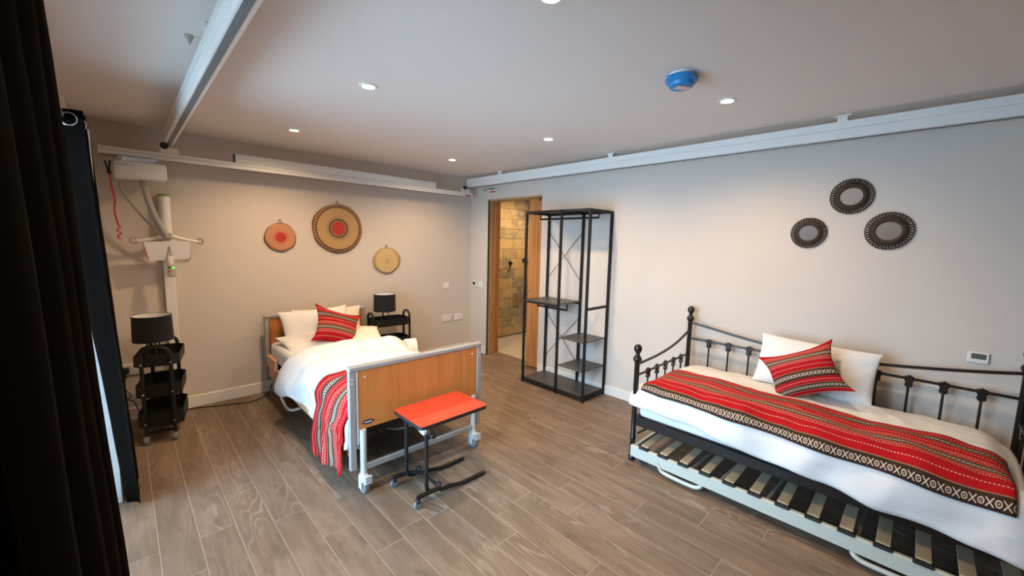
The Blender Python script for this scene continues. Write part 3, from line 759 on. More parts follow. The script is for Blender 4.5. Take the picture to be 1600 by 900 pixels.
def make_cart(label, loc, rz):
    """long side along local x, frame hoops at the short ends"""
    t = thing('storage_trolley', label, 'trolley', loc, rz, 'black three-tier trolleys')
    W_, D_ = 0.40, 0.255
    for z0, z1 in ((0.560, 0.635), (0.335, 0.420), (0.110, 0.215)):
        tr = tray(MB(), W_, D_, z0, z1).build('tray', 'black_metal', t, 0)
    for s in (-1, 1):
        xx = s*(W_/2+0.006); hw = 0.080; pts = [(xx, -hw, 0.055), (xx, -hw, 0.64)]
        for k in range(9):
            a = PI - PI*k/8; pts.append((xx, hw*math.cos(a), 0.645+0.055*math.sin(a)))
        pts += [(xx, hw, 0.64), (xx, hw, 0.055)]
        MB().tube(pts, 0.0125, 8).build('end_hoop', 'black_metal', t)
        for z in (0.585, 0.368, 0.150):
            for y in (-hw, hw):
                MB().lathe([(0.006, 0), (0.006, s*0.004), (0.003, s*0.006)], (xx+s*0.012, y, z), 8, 'x').build('screw', 'steel', t)
        MB().b2((xx-0.006, -hw, 0.072), (xx+0.006, hw, 0.092)).build('bottom_bar', 'black_metal', t, 0)
        for y in (-hw, hw):
            cs = MB().lathe([(0.022, -0.011), (0.025, -0.007), (0.025, 0.007), (0.022, 0.011)], (xx+s*0.006, y, 0.025), 14, 'y').build('caster', 'rubber', t)
            mb = MB(); mb.tube([(xx+s*0.002, y-0.014, 0.028), (xx, y-0.012, 0.055), (xx, y+0.012, 0.055), (xx+s*0.002, y+0.014, 0.028)], 0.006, 6); mb.lathe([(0.014, 0.045), (0.014, 0.062)], (xx, y, 0), 10)
            mb.build('caster_fork', 'steel', cs)
    return t
make_cart('black three-tier trolley standing beside the far black curtain', (-3.262, -0.400, 0), R(90-10))
make_cart('black three-tier trolley standing behind the bed beside the headboard', (-1.325, -0.235, 0), R(-5))
def make_lamp(label, loc, rz, power=0):
    t = thing('table_lamp', label, 'lamp', loc, rz, 'black drum-shade tripod lamps')
    MB().lathe([(0.118, 0.155), (0.113, 0.340)], n=36, caps=False).build('lamp_shade', 'shade_out', t)
    o = t.children[-1]
    MB().lathe([(0.1165, 0.156), (0.1115, 0.339)], n=36, caps=False).build('shade_lining', 'shade_in', o)
    for z, r in ((0.155, 0.118), (0.340, 0.113)):
        MB().tube([(r*math.cos(2*PI*k/36), r*math.sin(2*PI*k/36), z) for k in range(36)], 0.0016, 5, closed=True).build('shade_rim', 'black_plastic', o)
    for k in range(3):
        a = 2*PI*k/3+0.4
        MB().tube([(0.080*math.cos(a), 0.080*math.sin(a), 0.004), (0.018*math.cos(a), 0.018*math.sin(a), 0.185)], 0.005, 6).build('leg', 'black_metal', t)
    MB().lathe([(0.022, 0.172), (0.022, 0.188), (0.015, 0.190), (0.015, 0.235)], n=14).build('lamp_holder', 'black_plastic', t)
    mb = MB()
    for k in range(3):
        a = 2*PI*k/3; mb.tube([(0.014*math.cos(a), 0.014*math.sin(a), 0.215), (0.112*math.cos(a), 0.112*math.sin(a), 0.300)], 0.002, 4)
    mb.build('shade_spider', 'steel', t)
    MB().lathe([(0.012, 0.235), (0.026, 0.262), (0.028, 0.280), (0.018, 0.300), (0.004, 0.306)], n=14).build('light_bulb', 'shade_in', t)
    return t
make_lamp('black drum table lamp on the trolley beside the far curtain', (-3.295, -0.42, 0.565), 0.3)
make_lamp('black drum table lamp on the trolley by the headboard', (-1.384, -0.250, 0.565), 1.1)
def cable(name, label, pts, r=0.004, mat='black_plastic'):
    return tag(MB().tube(catmull(pts), r, 6).build(name, mat), label, 'cable')
pg = thing('plug', 'black plug in the wall socket behind the far trolley', 'plug', (-3.465, -0.012, 0.42))
MB().box((0, -0.022, 0), (0.055, 0.040, 0.050), 0.008).build('plug_body', 'black_plastic', pg)
MB().tube([(0, -0.03, -0.02), (0.0, -0.03, -0.06)], 0.006, 6).build('strain_relief', 'black_plastic', pg)
cable('lamp_cable', 'thin black cable looping from plug down to the trolley', [(-3.465, -0.045, 0.36), (-3.47, -0.05, 0.28), (-3.44, -0.05, 0.22), (-3.46, -0.05, 0.19), (-3.43, -0.06, 0.17), (-3.405, -0.07, 0.10), (-3.40, -0.09, 0.05), (-3.38, -0.12, 0.012)], 0.0035)
cable('power_cable', 'black power cable lying on the floor from bed to back wall', [(-2.47, -0.10, 0.10), (-2.50, -0.12, 0.03), (-2.58, -0.16, 0.006), (-2.68, -0.20, 0.006), (-2.80, -0.15, 0.006), (-2.94, -0.10, 0.006), (-3.02, -0.06, 0.006), (-3.12, -0.05, 0.006), (-3.25, -0.06, 0.006)], 0.005)

# ------------------------------------------------------------------ clothes rack
XB, XF, YL, YR_, YM = -0.022, -0.376, -1.415, -2.205, -1.875
rk = thing('clothes_rack', 'black metal clothes rack with shelves against the right wall', 'clothes rack', ((XB+XF)/2, (YL+YR_)/2, 0))
ox, oy = (XB+XF)/2, (YL+YR_)/2
def rk_box(name, lo, hi, mat='black_metal', bev=0.002):
    lo2 = (min(lo[0], hi[0])-ox, min(lo[1], hi[1])-oy, lo[2]); hi2 = (max(lo[0], hi[0])-ox, max(lo[1], hi[1])-oy, hi[2])
    return MB().b2(lo2, hi2, bev).build(name, mat, rk, 0)
q = 0.0115
for xx in (XF, XB):
    for yy in (YL, YM, YR_): rk_box('post', (xx-q, yy-q, 0.0), (xx+q, yy+q, 1.82))
    for zz in (0.035, 1.808):
        rk_box('side_rail', (xx-q, YR_+q, zz-q), (xx+q, YL-q, zz+q))
for yy in (YL, YM, YR_):
    for zz in (0.035, 1.808): rk_box('cross_rail', (XF+q, yy-q, zz-q), (XB-q, yy+q, zz+q))
rk_box('cross_rail', (XF+q, YR_-q, 0.885), (XB-q, YR_+q, 0.908))
rk_box('base_shelf', (XF+q, YR_+q, 0.046), (XB-q, YL-q, 0.056), 'shelf')
rk_box('top_shelf', (XF+q, YR_+q, 1.819), (XB-q, YL-q, 1.826), 'shelf')
rk_box('shelf', (XF-0.004, YM+q, 0.892), (XB-q, YL-q, 0.908), 'shelf')
rk_box('shelf_rail', (XF-q, YM+q, 0.874), (XF+q, YL-q, 0.891)); rk_box('shelf_rail', (XB-q, YM+q, 0.874), (XB+q, YL-q, 0.891))
for zz in (0.568, 0.288):
    rk_box('shelf', (XF+0.002, YR_+q, zz), (XB-0.002, YM-q, zz+0.010), 'shelf')
xm = (XF+XB)/2
def rk_rod(ya, yb, z, zt):
    MB().tube([(xm-ox, ya-oy, zt), (xm-ox, ya-oy, z), (xm-ox, yb-oy, z), (xm-ox, yb-oy, zt)], 0.010, 8).build('hanging_rod', 'black_metal', rk)
rk_rod(YL-0.03, YR_+0.03, 1.750, 1.81); rk_rod(YL-0.03, YM+0.03, 0.822, 0.885)
for za, zb in ((1.625, 1.110), (0.735, 0.225)):
    for a, b in ((YL, YM), (YM, YL)):
        MB().tube([(XB-ox, a-oy, za), (XB-ox-0.001, b-oy, zb)], 0.003, 5).build('brace_wire', 'black_metal', rk)

# ------------------------------------------------------------------ hospital bed
BX, BY = -2.052, -1.128
bed = thing('hospital_bed', 'adjustable hospital bed with beech end boards and grey metal frame', 'bed', (BX, BY, 0), R(-0.9))
def end_board(yc, sgn, z0):
    eb = MB().b2((-0.435, yc-0.010, z0), (0.445, yc+0.010, 0.748), 0.003).build('end_panel', 'beech', bed, 0)
    MB().b2((-0.483, yc-0.022, 0.744), (0.483, yc+0.022, 0.774), 0.006).build('top_cap', 'grey_metal', eb, 0)
    for s in (-1, 1):
        MB().b2((s*0.462-0.018, yc-0.016, 0.150), (s*0.462+0.018, yc+0.016, 0.744), 0.003).build('side_channel', 'grey_metal', bed, 0)
        for zz in (0.70, 0.675): MB().lathe([(0.006, 0), (0.006, 0.003)], (s*0.462, yc-sgn*0.0 - 0.0165-0.003, zz), 8, 'y').build('bolt', 'light_metal', bed)
    return eb
fb = end_board(-1.0, -1, 0.385); hb = end_board(1.0, 1, 0.22)
MB().b2((-0.440, -1.014, 0.30), (-0.428, -0.99, 0.742), 0.002).build('edge_strip', 'light_metal', fb, 0)
for sx in (-0.385, 0.40):
    MB().lathe([(0.007, 0), (0.007, -0.003), (0.004, -0.005)], (sx, -1.010, 0.700), 10, 'y').build('screw_cap', 'light_metal', fb)
mb = MB(); bm = mb.bm
ring = [bm.verts.new((-0.372+0.034*math.cos(2*PI*k/24), -1.0135, 0.425+0.0125*math.sin(2*PI*k/24))) for k in range(24)]
ring2 = [bm.verts.new((v.co.x, -1.0098, v.co.z)) for v in ring]
bm.faces.new(ring)
for k in range(24): bm.faces.new((ring[k], ring[(k+1) % 24], ring2[(k+1) % 24], ring2[k]))
bd = mb.build('maker_badge', 'badge', fb, 0)
mb = MB()
for k in range(7): mb.b2((-0.394+k*0.0065, -1.0142, 0.4215), (-0.3890+k*0.0065, -1.0136, 0.4285))
mb.build('badge_mark', 'white_plastic', bd, 0)
for s in (-1, 1):
    for yc in (-1.022, 1.0):
        xx = s*0.408
        MB().lathe([(0.0185, 0.115), (0.0185, 0.39)], (xx, yc, 0), 14).build('leg', 'light_metal', bed)
        cs = MB().lathe([(0.044, -0.016), (0.050, -0.010), (0.050, 0.010), (0.044, 0.016)], (xx, yc, 0.050), 20, 'x').build('caster', 'rubber', bed)
        mb = MB(); mb.box((xx, yc, 0.092), (0.046, 0.060, 0.055), 0.010); mb.b2((xx-0.026, yc-0.02, 0.03), (xx-0.018, yc+0.02, 0.10), 0.003); mb.b2((xx+0.018, yc-0.02, 0.03), (xx+0.026, yc+0.02, 0.10), 0.003)
        mb.build('caster_housing', 'light_metal', cs, 0)
        mb = MB()
        for k in range(4): mb.box((xx+0.005, yc-0.045, 0.075+k*0.013), (0.042, 0.035, 0.009), 0.002, rot=(R(-20), 0, 0))
        mb.build('brake_pedal', 'light_metal', cs, 0)
for yc in (-1.022, 1.0): MB().b2((-0.40, yc-0.012, 0.140), (0.40, yc+0.012, 0.176), 0.004).build('cross_bar', 'grey_metal', bed, 0)
for s in (-1, 1):
    MB().b2((s*0.455-0.010, -0.965, 0.205), (s*0.455+0.010, 0.965, 0.325), 0.005).build('side_panel', 'beech_side', bed, 0)
    MB().b2((s*0.40-0.02, -0.98, 0.25), (s*0.40+0.02, 0.98, 0.31), 0.003).build('chassis_rail', 'grey_metal', bed, 0)
MB().b2((-0.43, -0.96, 0.325), (0.43, 0.96, 0.350), 0.003).build('mattress_platform', 'black_metal', bed, 0)
for yc in (-0.55, -0.05, 0.45): MB().b2((-0.40, yc-0.02, 0.255), (0.40, yc+0.02, 0.30), 0.003).build('platform_bar', 'grey_metal', bed, 0)
mb = MB(); mb.box((0.05, -0.35, 0.20), (0.11, 0.42, 0.10), 0.02); mb.tube([(0.05, -0.14, 0.20), (0.05, 0.25, 0.25)], 0.02, 10); mb.build('lift_motor', 'black_plastic', bed)
MB().tube(catmull([(-0.20, -0.5, 0.25), (-0.10, -0.75, 0.20), (0.05, -0.82, 0.22), (0.15, -0.7, 0.25)]), 0.008, 6).build('motor_cable', 'cable', bed)
MB().tube(catmull([(-0.462, 0.60, 0.235), (-0.475, 0.55, 0.16), (-0.478, 0.38, 0.105), (-0.475, 0.22, 0.115), (-0.44, 0.10, 0.16)]), 0.011, 8).build('side_handle', 'light_metal', bed)
MB().b2((-0.478, 0.70, 0.30), (-0.445, 0.965, 0.410), 0.006).build('side_rail_end', 'beech_side', bed, 0)
MB().lathe([(0.022, -0.02), (0.022, 0.02)], (-0.47, 0.63, 0.205), 12, 'x').build('rail_knob', 'black_plastic', bed)
me = grid_mesh('mattress', lambda u, v: (0, 0, 0), 1, 1); bpy.data.meshes.remove(me)
mt_ = tag(MB().box((BX, BY+0.005, 0.438), (0.87, 1.90, 0.172), 0.04, seg=3).build('bed_mattress', 'sheet'), 'white-sheeted mattress lying on the hospital bed frame', 'mattress')

# duvet: profile across the bed (x offset from centre, z), arc parameter -1..1
half = catmull([(0, 0, 0.570), (0.18, 0, 0.567), (0.31, 0, 0.556), (0.40, 0, 0.530), (0.452, 0, 0.480), (0.476, 0, 0.42), (0.486, 0, 0.355), (0.489, 0, 0.285), (0.490, 0, 0.20), (0.491, 0, 0.11), (0.492, 0, 0.04)], 10)
cum = [0.0]
for a, b in zip(half, half[1:]): cum.append(cum[-1] + (b-a).length)
def prof(s):
    a = abs(s); i = 0
    while i < len(cum)-2 and cum[i+1] < a: i += 1
    t = min(1.0, (a-cum[i])/(cum[i+1]-cum[i])); q = half[i].lerp(half[i+1], t); tg = (half[i+1]-half[i]).normalized()
    sg = 1 if s >= 0 else -1
    return Vector((q.x*sg, 0, q.z)), Vector((-tg.z*sg, 0, tg.x))
SD = 0.76                                  # arc to the duvet hem
def sst(a, b, x):
    t = max(0.0, min(1.0, (x-a)/(b-a))); return t*t*(3-2*t)
def crease(s, y):
    """sharp little pull folds"""
    a = abs(noise.noise(Vector((s*2.6+y*1.7, y*2.2-s*1.2, 11.0)))); b = abs(noise.noise(Vector((s*4.1-y*1.3, y*1.4+s*2.0, 3.0))))
    return 0.014*max(0.0, 1-a*5.5) + 0.009*max(0.0, 1-b*6.0)
def duvet_pt(s, y, lift=0.0, wr=1.0):
    """world point on the duvet over arc s at world y"""
    q, nrm = prof(s)
    yh = -0.75 - 0.17*sst(-0.4, 0.75, s)                        # oblique turned-back head edge
    d = yh - y                                                  # distance from the head edge
    roll = 0.052*math.exp(-((d-0.13)/0.10)**2)*(0.55+0.45*sst(0.9, 0.3, abs(s)))*(0.50+0.50*sst(-0.5, 0.1, s))
    valley = -0.018*math.exp(-((d-0.33)/0.06)**2)*sst(0.7, 0.3, abs(s))
    hem = -0.045*sst(0.05, 0.0, d)
    w = 0.013*fbm(s*2.2, y*2.4, 2.0, 1.6) + 0.006*fbm(s*1.4+y*0.9, y*1.1-s*0.5, 4.0, 5.0) + crease(s, y) + 0.010*math.sin(s*9+y*5+fbm(s, y, 0, 2)*3)*sst(0.35, 0.6, abs(s))
    q = q + nrm*((roll+valley+hem) + w*wr + lift)
    if s < 0: q.x -= 0.055*math.exp(-((d-0.1)/0.22)**2)*sst(0.45, 0.7, -s)
    if s > 0.40:                                                # corner sticking out towards the second trolley
        k = math.exp(-((d-0.10)/0.15)**2)*sst(0.40, 0.60, s)
        tgt = Vector((0.40 + (s-0.45)*0.62, 0, 0.585 + 0.16*(s-0.45)))
        q = q.lerp(tgt, 0.85*k)
    return Vector((BX + q.x + (y+1.1)*0.012, y, q.z))
def duvet_fn(u, v):
    s = -SD*0.90 + (SD*0.90+SD)*u
    yh = -0.75 - 0.17*sst(-0.4, 0.75, s)
    y = yh + (-2.085 - yh)*v
    p = duvet_pt(s, y)
    if u in (0, 1): p.z += 0.010*math.sin(y*22)+0.010*math.sin(y*9)
    return p
dv = link('duvet', grid_mesh('duvet', duvet_fn, 72, 84, None, True), 'white_cloth', None, 80); solidify(dv, 0.035, -1)
tag(dv, 'white duvet folded back across the hospital bed', 'duvet')
RW = 0.53
def runner_fn(u, v):
    s0 = -0.94 + 0.09*(1-v); s = s0 + (0.80-s0)*u
    y = -2.078 + RW*v + 0.03*math.sin(u*25)*(1-min(1, u*3))*v
    p = duvet_pt(s, y, 0.010)
    if u < 0.25:
        k = (0.25-u)/0.25; p.x -= 0.012*k*math.sin(v*14+1); p.z += 0.03*k*(v-0.5)*0 - 0.0
    return p
rn = link('bed_runner', grid_mesh('bed_runner', runner_fn, 90, 40, lambda u, v: (u*1.75, 0.18+0.82*v)), 'runner', None, 80); solidify(rn, 0.004, 0)
tag(rn, 'red patterned woven runner draped over the hospital bed foot', 'bed runner')

def put_pillow(name, label, cat, w, h, t, c, xd, yd, mat, group=None, **kw):
    o = link(name, pillow_mesh(name, w, h, t, **kw), mat, None, 80); place_by_axes(o, c, xd, yd)
    sb_ = o.modifiers.new('smooth', 'SUBSURF'); sb_.levels = 1; sb_.render_levels = 1
    return tag(o, label, cat, group)
put_pillow('pillow', 'large white pillow leaning against the hospital bed headboard', 'pillow', 0.62, 0.38, 0.17, (-2.10, -0.285, 0.632), (1, 0.02, 0.02), (0, 0.42, 0.90), 'white_cloth', seed=2.0, ear=0.04)
put_pillow('pillow', 'ivory pillow behind the white one at the bed headboard', 'pillow', 0.66, 0.40, 0.13, (-1.96, -0.205, 0.600), (1, 0, -0.02), (0, 0.25, 0.97), 'ivory_cloth', seed=5.0, ear=0.03)
put_pillow('pillow', 'flat white pillow lying low at the hospital bed head', 'pillow', 0.72, 0.42, 0.13, (-2.10, -0.50, 0.540), (1, 0.05, 0.0), (0, 0.97, 0.22), 'white_cloth', seed=9.0, ear=0.03)
put_pillow('pillow', 'ivory pillow lying flat right of the red cushion', 'pillow', 0.42, 0.36, 0.12, (-1.80, -0.52, 0.560), (1, -0.25, -0.04), (0.2, 0.95, 0.2), 'ivory_cloth', seed=12.0, ear=0.05)
put_pillow('cushion', 'red patterned cushion propped on the hospital bed pillows', 'cushion', 0.405, 0.335, 0.14, (-2.015, -0.565, 0.670), (0.94, 0.0, -0.35), (0.27, 0.50, 0.72), 'cushion', 'red woven cushions', seed=3.0, vmap=(0.82, 0.18), ear=0.16, wrinkle=0.004, nip=0.09)

# ------------------------------------------------------------------ red overbed table
tb = thing('overbed_table', 'small red-topped wheeled table at the foot of the hospital bed', 'table', (-2.072, -2.352, 0))
def rrect(w, d, r, k=5):
    out = []
    for cx_, cy_, a0 in ((w/2-r, d/2-r, 0), (-w/2+r, d/2-r, 90), (-w/2+r, -d/2+r, 180), (w/2-r, -d/2+r, 270)):
        for i in range(k+1): a = R(a0+90*i/k); out.append((cx_+r*math.cos(a), cy_+r*math.sin(a)))
    return out
top = MB().prism(rrect(0.478, 0.322, 0.030), 'z', 0.470, 0.4815).build('table_top', 'red_top', tb, 30)
MB().prism(rrect(0.484, 0.328, 0.033), 'z', 0.460, 0.4785).build('top_edging', 'black_plastic', top, 30)
for yy, sp_ in ((-0.118, 0.0), (0.105, 0.05)):
    MB().tube(catmull([(-0.180, yy, 0.425), (-0.180, yy, 0.30), (-0.180, yy, 0.16), (-0.178, yy, 0.085), (-0.160, yy, 0.055), (-0.130, yy, 0.046), (-0.105, yy-0.010, 0.060), (-0.098, yy-0.012, 0.085)], 5), 0.0115, 10).build('upright', 'black_metal', tb)
    MB().tube([(-0.180, yy, 0.415), (-0.180, yy, 0.448), (-0.174, yy, 0.458)], 0.0125, 10).build('upright_cap', 'steel', tb)
    MB().tube(catmull([(-0.255, yy-0.022+sp_, 0.066), (-0.17, yy-0.022+sp_*0.6, 0.066), (-0.11, yy-0.024, 0.064), (-0.085, yy-0.018, 0.045), (-0.02, yy-0.012, 0.036), (0.04, yy-0.012, 0.022), (0.10, yy-0.012, 0.016), (0.235, yy-0.012, 0.016)], 5), 0.0125, 10).build('floor_leg', 'black_metal', tb)
    MB().lathe([(0.0135, -0.012), (0.0135, 0.006)], (0.241, yy-0.012, 0.016), 10, 'x').build('leg_cap', 'black_plastic', tb)
    cs = MB().lathe([(0.020, -0.009), (0.024, -0.006), (0.024, 0.006), (0.020, 0.009)], (-0.250, yy-0.022+sp_, 0.024), 16, 'y').build('caster', 'rubber', tb)
    MB().box((-0.250, yy-0.022+sp_, 0.044), (0.026, 0.028, 0.026), 0.006).build('caster_hood', 'black_plastic', cs)
    MB().box((-0.102, yy-0.01, 0.078), (0.022, 0.030, 0.030), 0.005, rot=(0, 0.4, 0)).build('leg_clamp', 'black_plastic', tb)
mb = MB(); mb.tube([(-0.16, -0.06, 0.415), (-0.13, 0.02, 0.405)], 0.032, 14); mb.box((-0.165, -0.085, 0.42), (0.035, 0.05, 0.07), 0.008); mb.build('tilt_clutch', 'light_metal', tb)
MB().lathe([(0.014, -0.012), (0.016, 0), (0.014, 0.012)], (-0.155, -0.145, 0.40), 10, 'y').build('tilt_knob', 'black_plastic', tb)
MB().b2((-0.19, -0.13, 0.447), (-0.165, 0.12, 0.460), 0.002).build('support_bar', 'black_metal', tb, 0)
MB().b2((-0.11, -0.12, 0.058), (-0.095, 0.10, 0.075), 0.003).build('base_bar', 'black_metal', tb, 0)

# ------------------------------------------------------------------ daybed
DX0, DX1 = -0.935, -0.075                   # front and back post lines
DYL, DYR = -3.035, -4.775
db = thing('daybed', 'black iron daybed with knobbed posts against the right wall', 'daybed', ((DX0+DX1)/2, (DYL+DYR)/2, 0))
ex, ey = (DX0+DX1)/2, (DYL+DYR)/2
def dl(p): return (p[0]-ex, p[1]-ey, p[2])
def post(x, y, h):
    prof_ = [(0.022, 0.0), (0.024, 0.006), (0.020, 0.018), (0.026, 0.024), (0.020, 0.032), (0.0175, 0.045), (0.0175, 0.150), (0.021, 0.156), (0.021, 0.166), (0.0175, 0.172),
             (0.0175, h-0.125), (0.023, h-0.120), (0.029, h-0.108), (0.029, h-0.098), (0.022, h-0.086), (0.014, h-0.078), (0.016, h-0.070), (0.012, h-0.064), (0.020, h-0.054), (0.0275, h-0.036), (0.026, h-0.018), (0.016, h-0.004), (0.002, h)]
    MB().lathe(prof_, dl((x, y, 0)), 18).build('post', 'iron', db, 50)
for yy in (DYL, DYR): post(DX0, yy, 0.830); post(DX1, yy, 1.012)
orn = [(-0.030, 0.002), (-0.020, 0.014), (-0.010, 0.016), (0.0, 0.024), (0.010, 0.016), (0.020, 0.014), (0.030, 0.002), (0.020, -0.010), (0.015, -0.026), (0.020, -0.036), (0.014, -0.052), (-0.014, -0.052), (-0.020, -0.036), (-0.015, -0.026), (-0.020, -0.010)]
backtop = catmull([dl((DX1, y, z)) for y, z in ((DYL, 0.876), (-3.20, 0.852), (-3.40, 0.822), (-3.62, 0.797), (-3.905, 0.785), (-4.19, 0.797), (-4.41, 0.822), (-4.61, 0.852), (DYR, 0.882))], 5)
MB().tube(backtop, 0.0095, 10).build('back_top_rail', 'iron', db)
MB().tube([dl((DX1, DYL, 0.742)), dl((DX1, DYR, 0.742))], 0.0085, 10).build('back_mid_rail', 'iron', db)
MB().tube([dl((DX1, DYL, 0.285)), dl((DX1, DYR, 0.285))], 0.014, 10).build('back_low_rail', 'iron', db)
for k in range(11):
    yy = -3.196 - k*0.1437
    sp = MB().tube([dl((DX1, yy, 0.742)), dl((DX1, yy, 0.285))], 0.0065, 8).build('spindle', 'iron', db)
    MB().prism([(yy-ey+a, 0.742+b) for a, b in orn], 'x', DX1-ex-0.011, DX1-ex+0.011, 0.004).build('casting', 'iron', sp, 40)
for yy in (DYL, DYR):
    arm = catmull([dl((x, yy, z)) for x, z in ((DX0, 0.690), (-0.80, 0.692), (-0.65, 0.698), (-0.50, 0.712), (-0.35, 0.735), (-0.22, 0.768), (DX1, 0.812))], 5)
    MB().tube(arm, 0.0095, 10).build('arm_rail', 'iron', db)
    MB().tube([dl((DX0, yy, 0.610)), dl((DX1, yy, 0.610))], 0.0085, 10).build('arm_mid_rail', 'iron', db)
    MB().b2(dl((DX0, yy-0.012, 0.262)), dl((DX1, yy+0.012, 0.310)), 0.002).build('end_rail', 'iron', db, 0)
    for xx in (-0.768, -0.63, -0.49, -0.351, -0.211):
        sp = MB().tube([dl((xx, yy, 0.610)), dl((xx, yy, 0.30))], 0.0065, 8).build('spindle', 'iron', db)
        MB().prism([(xx-ex+a, 0.610+b) for a, b in orn], 'y', yy-ey-0.011, yy-ey+0.011, 0.004).build('casting', 'iron', sp, 40)
MB().b2(dl((DX0-0.004, DYR, 0.258)), dl((DX0+0.022, DYL, 0.318)), 0.003).build('front_rail', 'iron', db, 0)
MB().tube([dl((DX0+0.01, DYL-0.03, 0.20)), dl((DX0+0.01, DYL-0.10, 0.262))], 0.007, 8).build('corner_brace', 'iron', db)
MB().b2(dl((DX0+0.02, DYR+0.02, 0.318)), dl((DX1-0.02, DYL-0.02, 0.332)), 0.002).build('bed_base', 'black_metal', db, 0)
tag(MB().box(((-0.926-0.10)/2, ey, 0.395), (0.826, 1.69, 0.150), 0.03, seg=3).build('daybed_mattress', 'sheet'), 'blue-white sheeted mattress lying on the iron daybed', 'mattress')
# cover: profile from the back (arc 0) over the front edge
dp = catmull([(-0.115, 0, 0.520), (-0.16, 0, 0.552), (-0.30, 0, 0.572), (-0.50, 0, 0.580), (-0.70, 0, 0.578), (-0.83, 0, 0.562), (-0.905, 0, 0.522), (-0.945, 0, 0.462), (-0.958, 0, 0.400), (-0.960, 0, 0.355), (-0.962, 0, 0.310), (-0.964, 0, 0.25), (-0.965, 0, 0.20)], 10)
dc = [0.0]
for a, b in zip(dp, dp[1:]): dc.append(dc[-1]+(b-a).length)
def dprof(s):
    i = 0
    while i < len(dc)-2 and dc[i+1] < s: i += 1
    t = max(0.0, min(1.0, (s-dc[i])/(dc[i+1]-dc[i]))); q_ = dp[i].lerp(dp[i+1], t); tg = (dp[i+1]-dp[i]).normalized()
    return q_, Vector((tg.z, 0, -tg.x))
DS = dc[-1] - 0.130
def cover_pt(s, y, lift=0.0):
    q_, nrm = dprof(s)
    fr = sst(0.62, 0.85, s)
    w = 0.012*fbm(s*2.0, y*2.2, 7.0, 1.8) + 0.004*fbm(s*1.2+y*0.8, y-s*0.5, 3.0, 6.0) + 0.5*crease(s*0.9+3, y) + fr*0.011*math.sin(y*17+fbm(y, s, 1, 2)*3) 
    e = min(DYL-0.005-y, y-(DYR+0.03)); endr = 0.055*(1-sst(0.0, 0.13, e))**1.5
    q_ = q_ + nrm*(w + lift)
    q_.z -= endr*(1-fr)*1.2
    return Vector((q_.x, y, q_.z))
def cover_fn(u, v):
    y = (DYL-0.004) + ((DYR+0.030)-(DYL-0.004))*u
    smax = DS - 0.085*(1-u) + 0.060*u + 0.006*math.sin(u*19) + 0.004*math.sin(u*43+1)
    p = cover_pt(v*smax, y)
    pass
    # left hem bulges out over the arm
    p.y += 0.030*sst(0.06, 0.0, u)*sst(0.65, 0.95, v)
    p.x -= 0.02*sst(0.10, 0.0, u)*sst(0.75, 0.95, v)
    return p
cv = link('daybed_duvet', grid_mesh('daybed_duvet', cover_fn, 110, 60, None, True), 'white_cloth', None, 80); solidify(cv, 0.010, -1)
tag(cv, 'white duvet spread over the daybed, hanging at the front', 'duvet')
def drun_fn(u, v):
    y = -3.070 + (-4.690+3.070)*u
    s0 = 0.835 + 0.06*u + 0.006*math.sin(u*23); s1 = 0.430 + 0.055*u + 0.006*math.sin(u*17+2)
    return cover_pt(s0 + (s1-s0)*v, y + 0.012*math.sin(v*7)*(1-u), 0.010)
dr_ = link('bed_runner', grid_mesh('bed_runner', drun_fn, 120, 30, lambda u, v: (u*1.62, v)), 'runner', None, 80); solidify(dr_, 0.004, 0)
tag(dr_, 'long red patterned woven runner laid along the daybed', 'bed runner')
put_pillow('pillow', 'white pillow leaning on the back of the iron daybed', 'pillow', 0.645, 0.345, 0.15, (-0.215, -3.895, 0.725), (0.0, -1, -0.035), (0.36, 0.0, 0.93), 'white_cloth', seed=21.0, ear=0.0)
put_pillow('cushion', 'red patterned cushion leaning on the daybed pillow', 'cushion', 0.375, 0.30, 0.14, (-0.405, -3.875, 0.728), (0.11, -0.88, 0.45), (0.48, 0.42, 0.72), 'cushion', 'red woven cushions', seed=14.0, vmap=(1.0, 0.7), ear=0.16, wrinkle=0.004, nip=0.09)

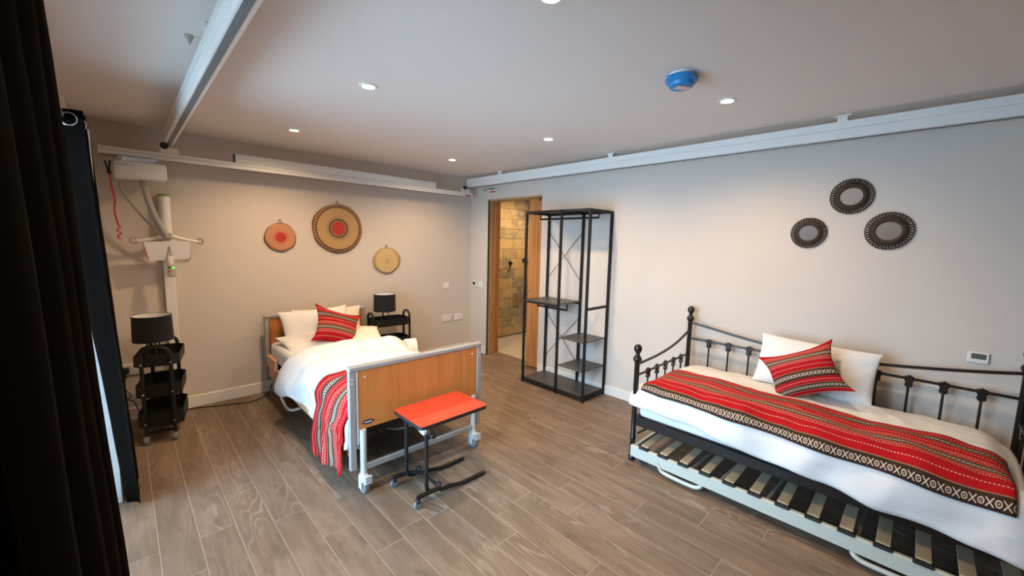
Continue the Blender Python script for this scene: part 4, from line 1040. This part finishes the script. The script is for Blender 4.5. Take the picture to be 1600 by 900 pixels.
# ------------------------------------------------------------------ trundle under the daybed
td = thing('trundle_bed', 'cream metal trundle frame with wooden slats under the daybed', 'trundle bed', (-0.55, -3.91, 0))
def tl(p): return (p[0]+0.55, p[1]+3.91, p[2])
for xx in (-0.985, -0.135): MB().b2(tl((xx-0.014, -4.76, 0.060)), tl((xx+0.014, -3.055, 0.138)), 0.003).build('side_rail', 'trundle', td, 0)
for yy in (-3.069, -4.746): MB().b2(tl((-0.97, yy-0.012, 0.065)), tl((-0.15, yy+0.012, 0.130)), 0.003).build('end_rail', 'trundle', td, 0)
for k in range(13):
    yy = -3.150 - k*0.1315
    sl = MB().b2(tl((-0.985, yy-0.026, 0.150)), tl((-0.135, yy+0.026, 0.158)), 0.002).build('slat', 'slat', td, 0)
    for xx in (-0.988, -0.132): MB().b2(tl((xx-0.018, yy-0.033, 0.136)), tl((xx+0.018, yy+0.033, 0.149)), 0.002).build('slat_holder', 'black_plastic', sl, 0)
for yy in (-3.45, -3.62, -3.86, -4.24): MB().tube([tl((-0.96, yy, 0.115)), tl((-0.15, yy-0.05, 0.115))], 0.012, 8).build('folding_strut', 'grey_metal', td)
for ys, s in ((-3.24, -1), (-4.52, 1)):
    MB().tube(catmull([tl(q_) for q_ in ((-0.995, ys, 0.100), (-1.0, ys+s*0.03, 0.060), (-1.0, ys+s*0.055, 0.040), (-1.0, ys+s*0.16, 0.034), (-1.0, ys+s*0.25, 0.036), (-0.99, ys+s*0.285, 0.052), (-0.97, ys+s*0.27, 0.070))], 5), 0.012, 8).build('leg_loop', 'trundle', td)
    for xx in (-0.14,): MB().tube(catmull([tl(q_) for q_ in ((xx, ys, 0.08), (xx, ys+s*0.06, 0.012), (xx, ys+s*0.2, 0.012), (xx, ys+s*0.26, 0.08))], 5), 0.012, 8).build('leg_loop', 'trundle', td)
for yy in (-3.12, -4.68):
    for xx in (-0.93, -0.18):
        MB().lathe([(0.028, -0.010), (0.030, 0), (0.028, 0.010)], tl((xx, yy, 0.030)), 14, 'x').build('caster', 'black_plastic', td)
